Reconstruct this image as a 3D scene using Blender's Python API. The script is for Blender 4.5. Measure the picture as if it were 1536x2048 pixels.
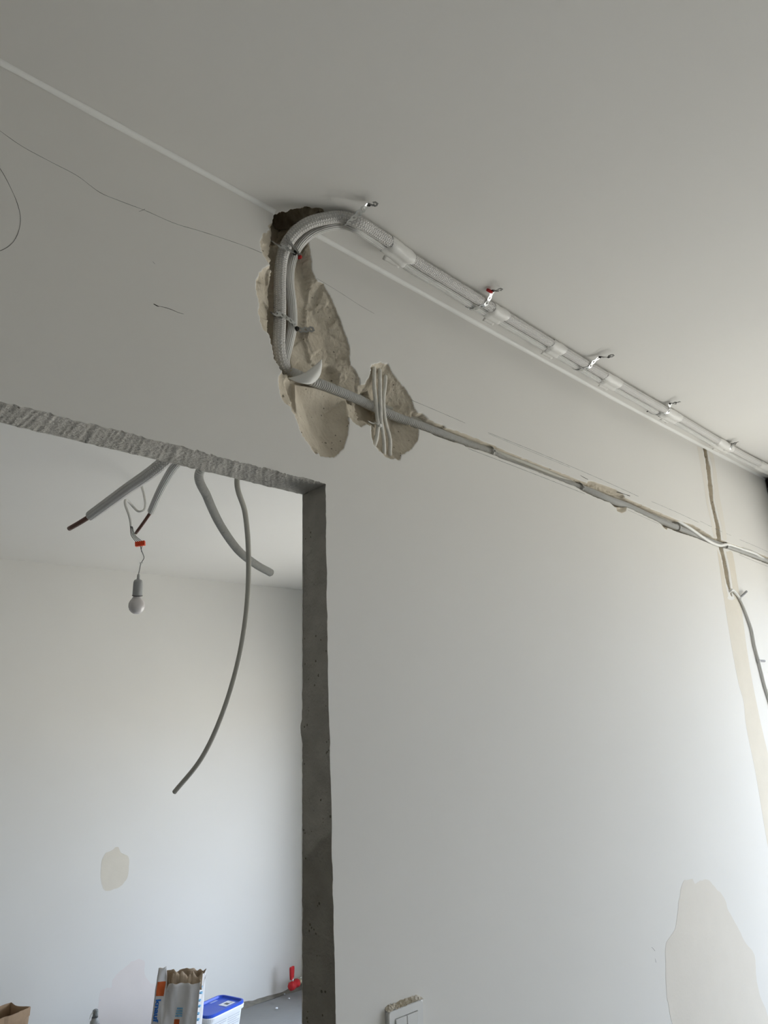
import bpy, math, random
import numpy as np
from mathutils import Matrix, Vector

random.seed(7)
rng = np.random.default_rng(7)
for o in list(bpy.data.objects):
    bpy.data.objects.remove(o)
SC = bpy.context.scene
COL = SC.collection

# ------------------------------------------------------------------ camera
FPX, CX, CY = 1435.0, 768.0, 1024.0            # focal length in pixels of the 1536x2048 frame
CAMD, CAMH = 1.034, 1.574                      # distance to the partition wall, eye height
CAMROT = np.array([[0.7334208, -0.1761491, -0.65655573],
                   [-0.67901686, -0.23543868, -0.69534504],
                   [-0.03209421, 0.95579293, -0.29228383]])
CAMPOS = np.array([0.0, -CAMD, CAMH])
cam_data = bpy.data.cameras.new('camera')
cam_data.sensor_fit = 'HORIZONTAL'
cam_data.sensor_width = 36.0
cam_data.lens = FPX / 1536.0 * 36.0
cam_data.clip_start = 0.02
cam = bpy.data.objects.new('camera', cam_data)
COL.objects.link(cam)
m4 = Matrix(CAMROT.tolist()).to_4x4()
m4.translation = Vector(CAMPOS)
cam.matrix_world = m4
SC.camera = cam

# ------------------------------------------------------------------ world and daylight
world = bpy.data.worlds.new('overcast_sky')
SC.world = world
world.use_nodes = True
wn = world.node_tree.nodes
wl = world.node_tree.links
bg = wn['Background']
bg.inputs['Strength'].default_value = 7.0
tc = wn.new('ShaderNodeTexCoord')
sp = wn.new('ShaderNodeSeparateXYZ')
wl.new(tc.outputs['Generated'], sp.inputs[0])
rp = wn.new('ShaderNodeValToRGB')
rp.color_ramp.elements[0].position = 0.47
rp.color_ramp.elements[0].color = (0.70, 0.69, 0.65, 1)
rp.color_ramp.elements[1].position = 0.53
rp.color_ramp.elements[1].color = (0.73, 0.86, 1.06, 1)
mp = wn.new('ShaderNodeMapRange')
mp.inputs['From Min'].default_value = -1
mp.inputs['From Max'].default_value = 1
wl.new(sp.outputs['Z'], mp.inputs['Value'])
wl.new(mp.outputs['Result'], rp.inputs['Fac'])
wl.new(rp.outputs['Color'], bg.inputs['Color'])

SC.view_settings.view_transform = 'Standard'
SC.view_settings.look = 'None'
SC.view_settings.gamma = 1.0
SC.view_settings.use_curve_mapping = False
SC.view_settings.exposure = 0.05
SC.cycles.max_bounces = 14
SC.cycles.diffuse_bounces = 6
SC.cycles.glossy_bounces = 4
SC.cycles.use_denoising = True
SC.cycles.use_adaptive_sampling = True
SC.cycles.adaptive_threshold = 0.1
SC.cycles.adaptive_min_samples = 12
SC.cycles.caustics_reflective = False
SC.cycles.caustics_refractive = False

# ------------------------------------------------------------------ the rooms' measures
WT = 0.078                                     # partition thickness
XR = 3.33                                      # facade
XL = -4.0
YB = -3.6                                      # wall behind the camera
YF = 3.316                                     # far wall of the next room
DX0, DX1, DZ = -0.12, 0.825, 2.037             # doorway
# window openings in the facade: (y0, y1, z0, z1)
WIN_NEAR = (-2.10, -0.20, 0.05, 2.20)
WIN_FAR = (0.40, 2.68, 0.05, 1.80)

def portal(name, y0, y1, z0, z1):
    l = bpy.data.lights.new(name, 'AREA')
    l.shape = 'RECTANGLE'
    l.size = y1 - y0
    l.size_y = z1 - z0
    l.cycles.is_portal = True
    ob = bpy.data.objects.new(name, l)
    ob.matrix_world = Matrix(((0, 0, 1, XR + 0.16), (1, 0, 0, (y0 + y1) / 2), (0, 1, 0, (z0 + z1) / 2), (0, 0, 0, 1)))
    COL.objects.link(ob)
portal('window_daylight', *WIN_NEAR)
portal('window_daylight', *WIN_FAR)

# ------------------------------------------------------------------ photograph pixel -> place
def ray(px, py):
    return CAMROT @ np.array([px - CX, -(py - CY), -FPX])
def W(px, py, y=0.0):                          # on the plane at depth y
    v = ray(px, py)
    return CAMPOS + v * (y + CAMD) / v[1]
def Zp(px, py, z):                             # on the level z
    v = ray(px, py)
    return CAMPOS + v * (z - CAMH) / v[2]
def Dp(px, py, dep):                           # at an optical depth
    return CAMPOS + ray(px, py) * dep / FPX
def PW(pts, y=0.0):                            # polygon on the wall -> (x, z)
    a = np.array([W(p[0], p[1], y) for p in pts])
    return a[:, [0, 2]]

_hx = np.array([-3.0, -1.0, 0.3, 0.6, 0.9, 1.5, 2.1, 2.7, 3.33, 4.0])
_hr = np.array([.998, .998, .9975, .9965, .993, .986, .981, .9825, .989, .99])
_hxf = np.linspace(-3, 4, 281)
_hzf = np.interp(_hxf, _hx, _hr)
_k = np.hanning(25); _k /= _k.sum()
_hzf = np.convolve(np.pad(_hzf, 12, mode='edge'), _k, mode='valid')
def HC(x):                                     # ceiling height, slightly uneven
    return CAMH + CAMD * np.interp(x, _hxf, _hzf)
def HF(x):                                     # ceiling of the next room
    return 2.577 + 0.0208 * (x - 1.1)

# ------------------------------------------------------------------ maths
def hash2(i, j, seed):
    h = (i.astype(np.int64) * 374761393 + j.astype(np.int64) * 668265263 + seed * 1442695041) & 0xFFFFFFFF
    h = ((h ^ (h >> 13)) * 1274126177) & 0xFFFFFFFF
    return ((h ^ (h >> 16)) & 0xFFFF) / 65535.0
def vnoise(x, y, f, seed=0):                   # value noise in -1..1
    x = np.asarray(x, float) * f; y = np.asarray(y, float) * f
    i = np.floor(x); j = np.floor(y)
    u = x - i; v = y - j
    u = u * u * (3 - 2 * u); v = v * v * (3 - 2 * v)
    a = hash2(i, j, seed); b = hash2(i + 1, j, seed)
    c = hash2(i, j + 1, seed); d = hash2(i + 1, j + 1, seed)
    return 2 * ((a * (1 - u) + b * u) * (1 - v) + (c * (1 - u) + d * u) * v) - 1
def fbm(x, y, f, n=3, seed=0):
    s = 0; a = 1; t = 0
    for k in range(n):
        s = s + a * vnoise(x, y, f * 2 ** k, seed + 17 * k); t += a; a *= .5
    return s / t
def cellfacet(x, y, f, seed=0):                # chisel facets: planes per voronoi cell, returns -1..1
    x = np.asarray(x, float) * f; y = np.asarray(y, float) * f
    i0 = np.floor(x); j0 = np.floor(y)
    best = np.full(x.shape, 1e9); val = np.zeros(x.shape)
    for di in (-1, 0, 1):
        for dj in (-1, 0, 1):
            i = i0 + di; j = j0 + dj
            cx = i + hash2(i, j, seed); cy = j + hash2(i, j, seed + 5)
            dd = (x - cx) ** 2 + (y - cy) ** 2
            h = (hash2(i, j, seed + 9) - .5) + (x - cx) * (hash2(i, j, seed + 21) - .5) * 1.6 + (y - cy) * (hash2(i, j, seed + 33) - .5) * 1.6
            m = dd < best
            best = np.where(m, dd, best); val = np.where(m, h, val)
    return np.clip(val * 1.3, -1, 1)
def sdf(poly, X, Y):                           # signed distance, negative inside
    poly = np.asarray(poly, float)
    d = np.full(X.shape, 1e9); s = np.zeros(X.shape, bool)
    n = len(poly)
    for k in range(n):
        ax, ay = poly[k]; bx, by = poly[(k + 1) % n]
        ex, ey = bx - ax, by - ay
        wx, wy = X - ax, Y - ay
        t = np.clip((wx * ex + wy * ey) / (ex * ex + ey * ey + 1e-12), 0, 1)
        d = np.minimum(d, (wx - ex * t) ** 2 + (wy - ey * t) ** 2)
        c1 = (ay <= Y) & (by > Y); c2 = (ay > Y) & (by <= Y)
        cr = ex * wy - ey * wx
        s ^= (c1 & (cr > 0)) | (c2 & (cr < 0))
    d = np.sqrt(d)
    return np.where(s, -d, d)
def linedist(line, X, Y):
    d = np.full(X.shape, 1e9)
    for (ax, ay), (bx, by) in zip(line[:-1], line[1:]):
        ex, ey = bx - ax, by - ay
        t = np.clip(((X - ax) * ex + (Y - ay) * ey) / (ex * ex + ey * ey + 1e-12), 0, 1)
        d = np.minimum(d, (X - ax - ex * t) ** 2 + (Y - ay - ey * t) ** 2)
    return np.sqrt(d)
def sm(t):
    t = np.clip(t, 0, 1)
    return t * t * (3 - 2 * t)
def curve(pts, step=0.005, n=None):            # Catmull-Rom through pts, resampled evenly
    P = np.asarray(pts, float)
    if len(P) == 2:
        dense = P[0] + (P[1] - P[0]) * np.linspace(0, 1, 40)[:, None]
    else:
        Q = np.vstack([2 * P[0] - P[1], P, 2 * P[-1] - P[-2]])
        out = []
        for k in range(1, len(Q) - 2):
            p0, p1, p2, p3 = Q[k - 1], Q[k], Q[k + 1], Q[k + 2]
            t0 = 0; t1 = t0 + max(np.linalg.norm(p1 - p0), 1e-6) ** .5
            t2 = t1 + max(np.linalg.norm(p2 - p1), 1e-6) ** .5; t3 = t2 + max(np.linalg.norm(p3 - p2), 1e-6) ** .5
            t = np.linspace(t1, t2, 40, endpoint=(k == len(Q) - 3))[:, None]
            A1 = (t1 - t) / (t1 - t0) * p0 + (t - t0) / (t1 - t0) * p1
            A2 = (t2 - t) / (t2 - t1) * p1 + (t - t1) / (t2 - t1) * p2
            A3 = (t3 - t) / (t3 - t2) * p2 + (t - t2) / (t3 - t2) * p3
            B1 = (t2 - t) / (t2 - t0) * A1 + (t - t0) / (t2 - t0) * A2
            B2 = (t3 - t) / (t3 - t1) * A2 + (t - t1) / (t3 - t1) * A3
            out.append((t2 - t) / (t2 - t1) * B1 + (t - t1) / (t2 - t1) * B2)
        dense = np.vstack(out)
    s = np.concatenate([[0], np.cumsum(np.linalg.norm(np.diff(dense, axis=0), axis=1))])
    if n is None:
        n = max(3, int(math.ceil(s[-1] / step)) + 1)
    q = np.linspace(0, s[-1], n)
    return np.stack([np.interp(q, s, dense[:, k]) for k in range(dense.shape[1])], 1)
def arclen(P):
    return np.concatenate([[0], np.cumsum(np.linalg.norm(np.diff(P, axis=0), axis=1))])

# ------------------------------------------------------------------ mesh makers
def mesh_obj(name, V, F, mat, parent=None, smooth=False, uv=None, attr=None):
    me = bpy.data.meshes.new(name)
    V = np.asarray(V, dtype=np.float32)
    if isinstance(F, np.ndarray):
        me.vertices.add(len(V)); me.vertices.foreach_set('co', V.ravel())
        nf, k = F.shape
        me.loops.add(nf * k); me.polygons.add(nf)
        me.loops.foreach_set('vertex_index', F.astype(np.int32).ravel())
        me.polygons.foreach_set('loop_start', np.arange(0, nf * k, k, dtype=np.int32))
        me.polygons.foreach_set('loop_total', np.full(nf, k, dtype=np.int32))
        me.update(calc_edges=True)
    else:
        me.from_pydata(V.tolist(), [], [list(map(int, f)) for f in F])
    if attr:
        for an, av in attr.items():
            a = me.attributes.new(an, 'FLOAT', 'POINT')
            a.data.foreach_set('value', np.asarray(av, dtype=np.float32).ravel())
    if uv is not None:
        ul = me.uv_layers.new(name='UVMap')
        li = np.empty(len(me.loops), dtype=np.int32); me.loops.foreach_get('vertex_index', li)
        ul.data.foreach_set('uv', np.asarray(uv, dtype=np.float32)[li].ravel())
    me.validate()
    if smooth:
        me.polygons.foreach_set('use_smooth', np.ones(len(me.polygons), dtype=bool))
    if mat is not None:
        me.materials.append(mat)
    o = bpy.data.objects.new(name, me)
    COL.objects.link(o)
    if parent is not None:
        o.parent = parent
        o.matrix_parent_inverse = Matrix.Translation(-parent.matrix_world.translation) if parent.type == 'EMPTY' else Matrix()
    return o
def tag(o, label, cat=None, group=None, kind=None):
    o['label'] = label
    if cat: o['category'] = cat
    if group: o['group'] = group
    if kind: o['kind'] = kind
    return o
def thing(name, label, cat, loc, group=None):
    o = bpy.data.objects.new(name, None)
    COL.objects.link(o)
    o.empty_display_size = 0.03
    o.matrix_world = Matrix.Translation(Vector([float(a) for a in loc]))
    return tag(o, label, cat, group)
class MB:
    def __init__(s): s.V = []; s.F = []; s.UV = []
    def add(s, V, F, UV=None):
        b = len(s.V)
        s.V += [tuple(map(float, v)) for v in V]
        s.F += [tuple(int(i) + b for i in f) for f in F]
        s.UV += [tuple(u) for u in UV] if UV is not None else [(0, 0)] * len(V)
        return s
    def box(s, lo, hi, M=None):
        x0, y0, z0 = lo; x1, y1, z1 = hi
        V = [(x0, y0, z0), (x1, y0, z0), (x1, y1, z0), (x0, y1, z0), (x0, y0, z1), (x1, y0, z1), (x1, y1, z1), (x0, y1, z1)]
        if M is not None: V = [M(v) for v in V]
        return s.add(V, [(0, 3, 2, 1), (4, 5, 6, 7), (0, 1, 5, 4), (1, 2, 6, 5), (2, 3, 7, 6), (3, 0, 4, 7)])
    def build(s, name, mat, parent=None, smooth=False):
        return mesh_obj(name, s.V, s.F, mat, parent, smooth, uv=s.UV)
def frames(P, ref=None):
    T = np.gradient(P, axis=0); T /= np.linalg.norm(T, axis=1)[:, None] + 1e-12
    n = np.array(ref if ref is not None else (0, 0, 1.0), float)
    if abs(n @ T[0]) > .95: n = np.array([0, 1.0, 0])
    N = np.zeros_like(P)
    n = n - T[0] * (n @ T[0]); n /= np.linalg.norm(n); N[0] = n
    for k in range(1, len(P)):
        n = n - T[k] * (n @ T[k]); n /= np.linalg.norm(n); N[k] = n
    return T, N, np.cross(T, N)
def tube(P, r, segs=16, caps=True, flat=1.0, ref=None, wob=None):
    P = np.asarray(P, float); n = len(P)
    r = np.broadcast_to(np.asarray(r, float), (n,))
    T, N, B = frames(P, ref)
    a = np.linspace(0, 2 * math.pi, segs, endpoint=False)
    R = r[:, None] * (np.ones((n, segs)) if wob is None else wob(arclen(P)[:, None], a[None, :]))
    V = P[:, None, :] + (R * np.cos(a))[..., None] * N[:, None, :] * flat + (R * np.sin(a))[..., None] * B[:, None, :]
    V = V.reshape(-1, 3)
    i = np.arange(n - 1)[:, None] * segs; j = np.arange(segs)[None, :]; j2 = (j + 1) % segs
    F = np.stack([i + j, i + j2, i + segs + j2, i + segs + j], -1).reshape(-1, 4)
    s = arclen(P)
    UV = np.stack([np.repeat(s, segs), np.tile(a / (2 * math.pi), n)], 1)
    F = [tuple(f) for f in F]
    if caps:
        F.append(tuple(range(segs - 1, -1, -1))); F.append(tuple(range((n - 1) * segs, n * segs)))
    return V, F, UV
def tube_obj(name, P, r, mat, parent=None, segs=16, caps=True, flat=1.0, ref=None, wob=None):
    V, F, UV = tube(P, r, segs, caps, flat, ref, wob)
    if len(V) > 4000:
        quads = np.array([f for f in F if len(f) == 4])
        return mesh_obj(name, V, quads, mat, parent, True, uv=UV)
    return mesh_obj(name, V, F, mat, parent, True, uv=UV)
def lathe(profile, centre, mat, name, parent=None, segs=28, axis=None):
    pr = np.asarray(profile, float); c = np.asarray(centre, float)
    ax = np.array(axis if axis is not None else (0, 0, 1.0), float); ax /= np.linalg.norm(ax)
    u = np.cross(ax, (0, 1.0, 0)) if abs(ax[1]) < .9 else np.cross(ax, (1.0, 0, 0)); u /= np.linalg.norm(u); v = np.cross(ax, u)
    a = np.linspace(0, 2 * math.pi, segs, endpoint=False)
    V = [c + ax * z + r * (math.cos(t) * u + math.sin(t) * v) for r, z in pr for t in a]
    F = []
    n = len(pr)
    for i in range(n - 1):
        for j in range(segs):
            j2 = (j + 1) % segs
            F.append((i * segs + j, i * segs + j2, (i + 1) * segs + j2, (i + 1) * segs + j))
    F.append(tuple(range(segs - 1, -1, -1))); F.append(tuple(range((n - 1) * segs, n * segs)))
    return mesh_obj(name, V, F, mat, parent, True)
def ribbon(P, w, side, lift):                  # flat line drawn on a surface
    P = np.asarray(P, float); side = np.asarray(side, float)
    T = np.gradient(P, axis=0); T /= np.linalg.norm(T, axis=1)[:, None] + 1e-12
    B = np.cross(T, side); B /= np.linalg.norm(B, axis=1)[:, None] + 1e-12
    w = np.broadcast_to(np.asarray(w, float), (len(P),))[:, None]
    Q = P + side * lift
    V = np.vstack([Q - B * w / 2, Q + B * w / 2, P - B * w / 2 - side * .0004, P + B * w / 2 - side * .0004])
    n = len(P); i = np.arange(n - 1)
    F = np.vstack([np.stack([i, i + 1, n + i + 1, n + i], 1), np.stack([i + 1, i, 2 * n + i, 2 * n + i + 1], 1),
                   np.stack([n + i, n + i + 1, 3 * n + i + 1, 3 * n + i], 1)])
    return V, F

# ------------------------------------------------------------------ materials
def mat(name, col, rough=.6, metal=0.0, spec=.3, var=0.0, vscale=8.0, bump=0.0, bscale=60.0, detail=4.0):
    m = bpy.data.materials.new(name); m.use_nodes = True
    nt = m.node_tree; p = nt.nodes['Principled BSDF']
    p.inputs['Base Color'].default_value = (*col, 1)
    p.inputs['Roughness'].default_value = rough
    p.inputs['Metallic'].default_value = metal
    p.inputs['Specular IOR Level'].default_value = spec
    geo = nt.nodes.new('ShaderNodeNewGeometry')
    if var:
        n = nt.nodes.new('ShaderNodeTexNoise'); n.inputs['Scale'].default_value = vscale; n.inputs['Detail'].default_value = detail
        nt.links.new(geo.outputs['Position'], n.inputs['Vector'])
        mx = nt.nodes.new('ShaderNodeMix'); mx.data_type = 'RGBA'
        mx.inputs['A'].default_value = (*[max(0, c * (1 - var)) for c in col], 1)
        mx.inputs['B'].default_value = (*[min(1, c * (1 + var)) for c in col], 1)
        nt.links.new(n.outputs['Fac'], mx.inputs['Factor'])
        nt.links.new(mx.outputs['Result'], p.inputs['Base Color'])
    if bump:
        n2 = nt.nodes.new('ShaderNodeTexNoise'); n2.inputs['Scale'].default_value = bscale; n2.inputs['Detail'].default_value = 5
        nt.links.new(geo.outputs['Position'], n2.inputs['Vector'])
        b = nt.nodes.new('ShaderNodeBump'); b.inputs['Strength'].default_value = bump; b.inputs['Distance'].default_value = .004
        nt.links.new(n2.outputs['Fac'], b.inputs['Height'])
        nt.links.new(b.outputs['Normal'], p.inputs['Normal'])
    return m
def plaster_nodes(nt, base_socket_target, normal_target, cols, bare_attr=True, paint=(.8, .79, .75), pore=.5, extra=None):
    """paint where the attribute 'bare' is low, raw plaster with pores where it is high"""
    N = nt.nodes; L = nt.links
    geo = N.new('ShaderNodeNewGeometry')
    n1 = N.new('ShaderNodeTexNoise'); n1.inputs['Scale'].default_value = 22; n1.inputs['Detail'].default_value = 6
    L.new(geo.outputs['Position'], n1.inputs['Vector'])
    r = N.new('ShaderNodeValToRGB')
    r.color_ramp.elements[0].position = .3; r.color_ramp.elements[0].color = (*cols[0], 1)
    r.color_ramp.elements[1].position = .72; r.color_ramp.elements[1].color = (*cols[1], 1)
    L.new(n1.outputs['Fac'], r.inputs['Fac'])
    vo = N.new('ShaderNodeTexVoronoi'); vo.inputs['Scale'].default_value = 105
    L.new(geo.outputs['Position'], vo.inputs['Vector'])
    n3 = N.new('ShaderNodeTexNoise'); n3.inputs['Scale'].default_value = 45; n3.inputs['Detail'].default_value = 2
    L.new(geo.outputs['Position'], n3.inputs['Vector'])
    th = N.new('ShaderNodeMapRange'); th.inputs['From Min'].default_value = .52; th.inputs['From Max'].default_value = .75
    th.inputs['To Min'].default_value = 0.0; th.inputs['To Max'].default_value = .34
    L.new(n3.outputs['Fac'], th.inputs['Value'])
    lt = N.new('ShaderNodeMath'); lt.operation = 'LESS_THAN'
    L.new(vo.outputs['Distance'], lt.inputs[0]); L.new(th.outputs['Result'], lt.inputs[1])
    mul = N.new('ShaderNodeMath'); mul.operation = 'MULTIPLY'; mul.inputs[1].default_value = pore
    L.new(lt.outputs[0], mul.inputs[0])
    pm = N.new('ShaderNodeMix'); pm.data_type = 'RGBA'; pm.inputs['B'].default_value = (.10, .085, .06, 1)
    L.new(mul.outputs[0], pm.inputs['Factor']); L.new(r.outputs['Color'], pm.inputs['A'])
    n4 = N.new('ShaderNodeTexNoise'); n4.inputs['Scale'].default_value = 190; n4.inputs['Detail'].default_value = 6
    L.new(geo.outputs['Position'], n4.inputs['Vector'])
    sb = N.new('ShaderNodeMath'); sb.operation = 'SUBTRACT'
    L.new(n4.outputs['Fac'], sb.inputs[0]); L.new(lt.outputs[0], sb.inputs[1])
    bp = N.new('ShaderNodeBump'); bp.inputs['Distance'].default_value = .003
    L.new(sb.outputs[0], bp.inputs['Height'])
    if bare_attr:
        at = N.new('ShaderNodeAttribute'); at.attribute_name = 'bare'
        mr = N.new('ShaderNodeMapRange'); mr.inputs['From Min'].default_value = .42; mr.inputs['From Max'].default_value = .58
        L.new(at.outputs['Fac'], mr.inputs['Value'])
        pn = N.new('ShaderNodeTexNoise'); pn.inputs['Scale'].default_value = 2.2; pn.inputs['Detail'].default_value = 1
        L.new(geo.outputs['Position'], pn.inputs['Vector'])
        pr = N.new('ShaderNodeMix'); pr.data_type = 'RGBA'
        pr.inputs['A'].default_value = (*[c * .97 for c in paint], 1); pr.inputs['B'].default_value = (*[min(1, c * 1.03) for c in paint], 1)
        L.new(pn.outputs['Fac'], pr.inputs['Factor'])
        mx = N.new('ShaderNodeMix'); mx.data_type = 'RGBA'
        L.new(mr.outputs['Result'], mx.inputs['Factor']); L.new(pr.outputs['Result'], mx.inputs['A']); L.new(pm.outputs['Result'], mx.inputs['B'])
        L.new(mx.outputs['Result'], base_socket_target)
        st = N.new('ShaderNodeMapRange'); st.inputs['To Min'].default_value = .05; st.inputs['To Max'].default_value = .5
        L.new(mr.outputs['Result'], st.inputs['Value']); L.new(st.outputs['Result'], bp.inputs['Strength'])
    else:
        L.new(pm.outputs['Result'], base_socket_target)
        bp.inputs['Strength'].default_value = .7
    L.new(bp.outputs['Normal'], normal_target)
    return bp
def plaster_mat(name, cols, bare_attr, paint=(.8, .79, .75), pore=.7):
    m = bpy.data.materials.new(name); m.use_nodes = True
    p = m.node_tree.nodes['Principled BSDF']
    p.inputs['Roughness'].default_value = .75; p.inputs['Specular IOR Level'].default_value = .15
    plaster_nodes(m.node_tree, p.inputs['Base Color'], p.inputs['Normal'], cols, bare_attr, paint, pore)
    return m
PAINT = (.75, .738, .702)
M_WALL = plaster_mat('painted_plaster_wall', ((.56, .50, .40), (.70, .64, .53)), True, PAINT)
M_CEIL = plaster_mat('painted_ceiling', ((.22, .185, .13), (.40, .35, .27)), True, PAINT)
M_CUT = plaster_mat('sawn_plaster', ((.42, .40, .36), (.54, .52, .47)), False, pore=.75)
M_JAMB = plaster_mat('sawn_plaster_with_damp_stain', ((.40, .38, .34), (.50, .48, .43)), False, pore=.75)
_nt = M_JAMB.node_tree; _p = _nt.nodes['Principled BSDF']; _at = _nt.nodes.new('ShaderNodeAttribute'); _at.attribute_name = 'damp'
_mx = _nt.nodes.new('ShaderNodeMix'); _mx.data_type = 'RGBA'; _mx.blend_type = 'MULTIPLY'; _mx.inputs['B'].default_value = (.72, .71, .69, 1)
_nt.links.new(_p.inputs['Base Color'].links[0].from_socket, _mx.inputs['A']); _nt.links.new(_at.outputs['Fac'], _mx.inputs['Factor'])
_nt.links.new(_mx.outputs['Result'], _p.inputs['Base Color'])
M_PAINT = mat('white_paint', PAINT, .75, spec=.15, var=.03, vscale=2.2, detail=1)
def diffuse_only(m):                            # matt paint: a plain diffuse surface
    nt = m.node_tree; p = nt.nodes['Principled BSDF']; d = nt.nodes.new('ShaderNodeBsdfDiffuse')
    nt.links.new(p.inputs['Base Color'].links[0].from_socket, d.inputs['Color'])
    nt.links.new(d.outputs[0], nt.nodes['Material Output'].inputs['Surface']); nt.nodes.remove(p)
diffuse_only(M_PAINT)
M_FILL = mat('filler_skim', (.68, .635, .545), .85, spec=.1, var=.05, vscale=14, bump=.08, bscale=120)
M_FILL2 = mat('filler_skim_pale', (.70, .66, .59), .85, spec=.1, var=.04, vscale=14, bump=.06, bscale=120)
M_CAULK = mat('acrylic_caulk', (.86, .86, .83), .5, spec=.3)
M_PENCIL = mat('pencil_graphite', (.22, .22, .21), .6)
M_CHAR = mat('charcoal_mark', (.05, .045, .04), .8)
M_SCREED = mat('concrete_screed', (.29, .29, .285), .85, spec=.2, var=.25, vscale=3.2, bump=.15, bscale=40, detail=8)
M_FLOOR = mat('floor_screed_near', (.30, .28, .25), .8, spec=.2, var=.15, vscale=3, bump=.1, bscale=40)
M_STEEL = mat('galvanised_steel', (.62, .63, .62), .34, metal=.9, spec=.5, var=.12, vscale=120)
M_STEELD = mat('galvanised_steel_shaded', (.30, .30, .29), .45, metal=.8, var=.2, vscale=90)  # same galvanised steel for bent strap ends, backlit darkness put into the colour
M_DARKST = mat('dark_screw_steel', (.035, .033, .03), .45, metal=.6)
M_RED = mat('red_plastic', (.46, .02, .02), .45, var=.1, vscale=80)
M_RED2 = mat('red_valve_paint', (.55, .025, .03), .4, var=.1, vscale=40)
M_ORANGE = mat('red_terminal_plastic', (.75, .07, .02), .4)
M_COND = mat('grey_corrugated_plastic', (.60, .60, .58), .5, var=.03, vscale=40)
M_COND2 = M_COND
M_HOSE = mat('grey_hose_plastic', (.47, .46, .41), .5, var=.05, vscale=30)
M_CABLE = mat('grey_white_cable', (.68, .675, .64), .5, var=.05, vscale=60)
M_CABLEP = mat('plaster_spattered_cable', (.66, .645, .59), .7, var=.16, vscale=90, bump=.2, bscale=200)
M_WHITE = mat('white_plastic', (.80, .80, .77), .42, var=.01)
M_SWITCH = mat('switch_plastic', (.74, .745, .73), .25, spec=.5, var=.02)
M_TAPE = mat('white_wrapping_tape', (.755, .745, .71), .38, spec=.4, var=.03, vscale=80, bump=.12, bscale=90)
M_COPPER = mat('dull_copper', (.13, .055, .035), .4, metal=.6, var=.15, vscale=60)
M_BLACKW = mat('black_wire', (.02, .02, .02), .5)
M_HOLDER = mat('lampholder_plastic', (.36, .365, .36), .45)
M_BULB = mat('opal_bulb_glass', (.62, .59, .58), .12, spec=.6)
M_KRAFT = mat('brown_kraft_paper', (.36, .25, .16), .85, spec=.1, var=.14, vscale=25, bump=.15, bscale=90)
M_SACK = mat('white_sack_paper', (.60, .585, .57), .75, spec=.15, var=.05, vscale=18, bump=.2, bscale=40)
M_SACKIN = mat('sack_inner_kraft', (.42, .33, .24), .85, spec=.1, var=.25, vscale=30, bump=.3, bscale=60)
M_ORPRINT = mat('orange_print', (.46, .085, .015), .7)
M_BLPRINT = mat('blue_print', (.02, .12, .42), .7)
M_LBPRINT = mat('pale_blue_print', (.18, .38, .55), .7)
M_GRPRINT = mat('grey_print', (.52, .54, .56), .7)
M_BLUE = mat('blue_lid_plastic', (.022, .085, .56), .35, spec=.5, var=.05, vscale=20)
M_TUB = mat('white_tub_plastic', (.80, .81, .82), .4)
M_STICK = mat('white_sticker', (.78, .80, .84), .5)
M_BROWNF = mat('dark_brown_window_frame', (.035, .022, .015), .5)
M_GLASSB = bpy.data.materials.new('clear_bottle_plastic'); M_GLASSB.use_nodes = True
_p = M_GLASSB.node_tree.nodes['Principled BSDF']
_p.inputs['Base Color'].default_value = (.78, .82, .82, 1); _p.inputs['Roughness'].default_value = .12
_p.inputs['Transmission Weight'].default_value = .75; _p.inputs['IOR'].default_value = 1.25
_geo = M_GLASSB.node_tree.nodes.new('ShaderNodeNewGeometry')

def foam_mat(name, kind):
    """insulation skin, relief laid out along the pipe (UV: metres, turns)"""
    m = bpy.data.materials.new(name); m.use_nodes = True
    nt = m.node_tree; N = nt.nodes; L = nt.links; p = N['Principled BSDF']
    p.inputs['Roughness'].default_value = .5; p.inputs['Specular IOR Level'].default_value = .35
    uv = N.new('ShaderNodeUVMap'); sx = N.new('ShaderNodeSeparateXYZ'); L.new(uv.outputs['UV'], sx.inputs[0])
    def math_(op, a, b=None):
        q = N.new('ShaderNodeMath'); q.operation = op
        for k, v in enumerate((a, b)):
            if v is None: continue
            if isinstance(v, (int, float)): q.inputs[k].default_value = v
            else: L.new(v, q.inputs[k])
        return q.outputs[0]
    if kind == 'embossed':
        u = math_('MULTIPLY', sx.outputs['X'], 2 * math.pi / .0052)
        v = math_('MULTIPLY', sx.outputs['Y'], 2 * math.pi * 12)
        a = math_('SINE', math_('ADD', u, math_('MULTIPLY', math_('SINE', v), 1.2)))
        b = math_('SINE', v)
        h = math_('MULTIPLY', math_('ADD', a, 1.0), math_('ADD', b, 1.0))
        h = math_('MULTIPLY', h, .25); dist = .0016
        col = (.78, .765, .735); dark = (.60, .585, .56)
    else:
        v = math_('MULTIPLY', sx.outputs['Y'], 2 * math.pi * 16)
        h = math_('ADD', math_('MULTIPLY', math_('SINE', v), .5), .5); dist = .0012
        col = (.78, .775, .745); dark = (.64, .63, .60)
    mx = N.new('ShaderNodeMix'); mx.data_type = 'RGBA'; mx.inputs['A'].default_value = (*dark, 1); mx.inputs['B'].default_value = (*col, 1)
    q = N.new('ShaderNodeMapRange'); q.inputs['From Max'].default_value = .45; L.new(h, q.inputs['Value'])
    L.new(q.outputs['Result'], mx.inputs['Factor']); L.new(mx.outputs['Result'], p.inputs['Base Color'])
    bp = N.new('ShaderNodeBump'); bp.inputs['Strength'].default_value = .9; bp.inputs['Distance'].default_value = dist
    L.new(h, bp.inputs['Height']); L.new(bp.outputs['Normal'], p.inputs['Normal'])
    return m
M_FOAM = foam_mat('embossed_foam_skin', 'embossed')
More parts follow.
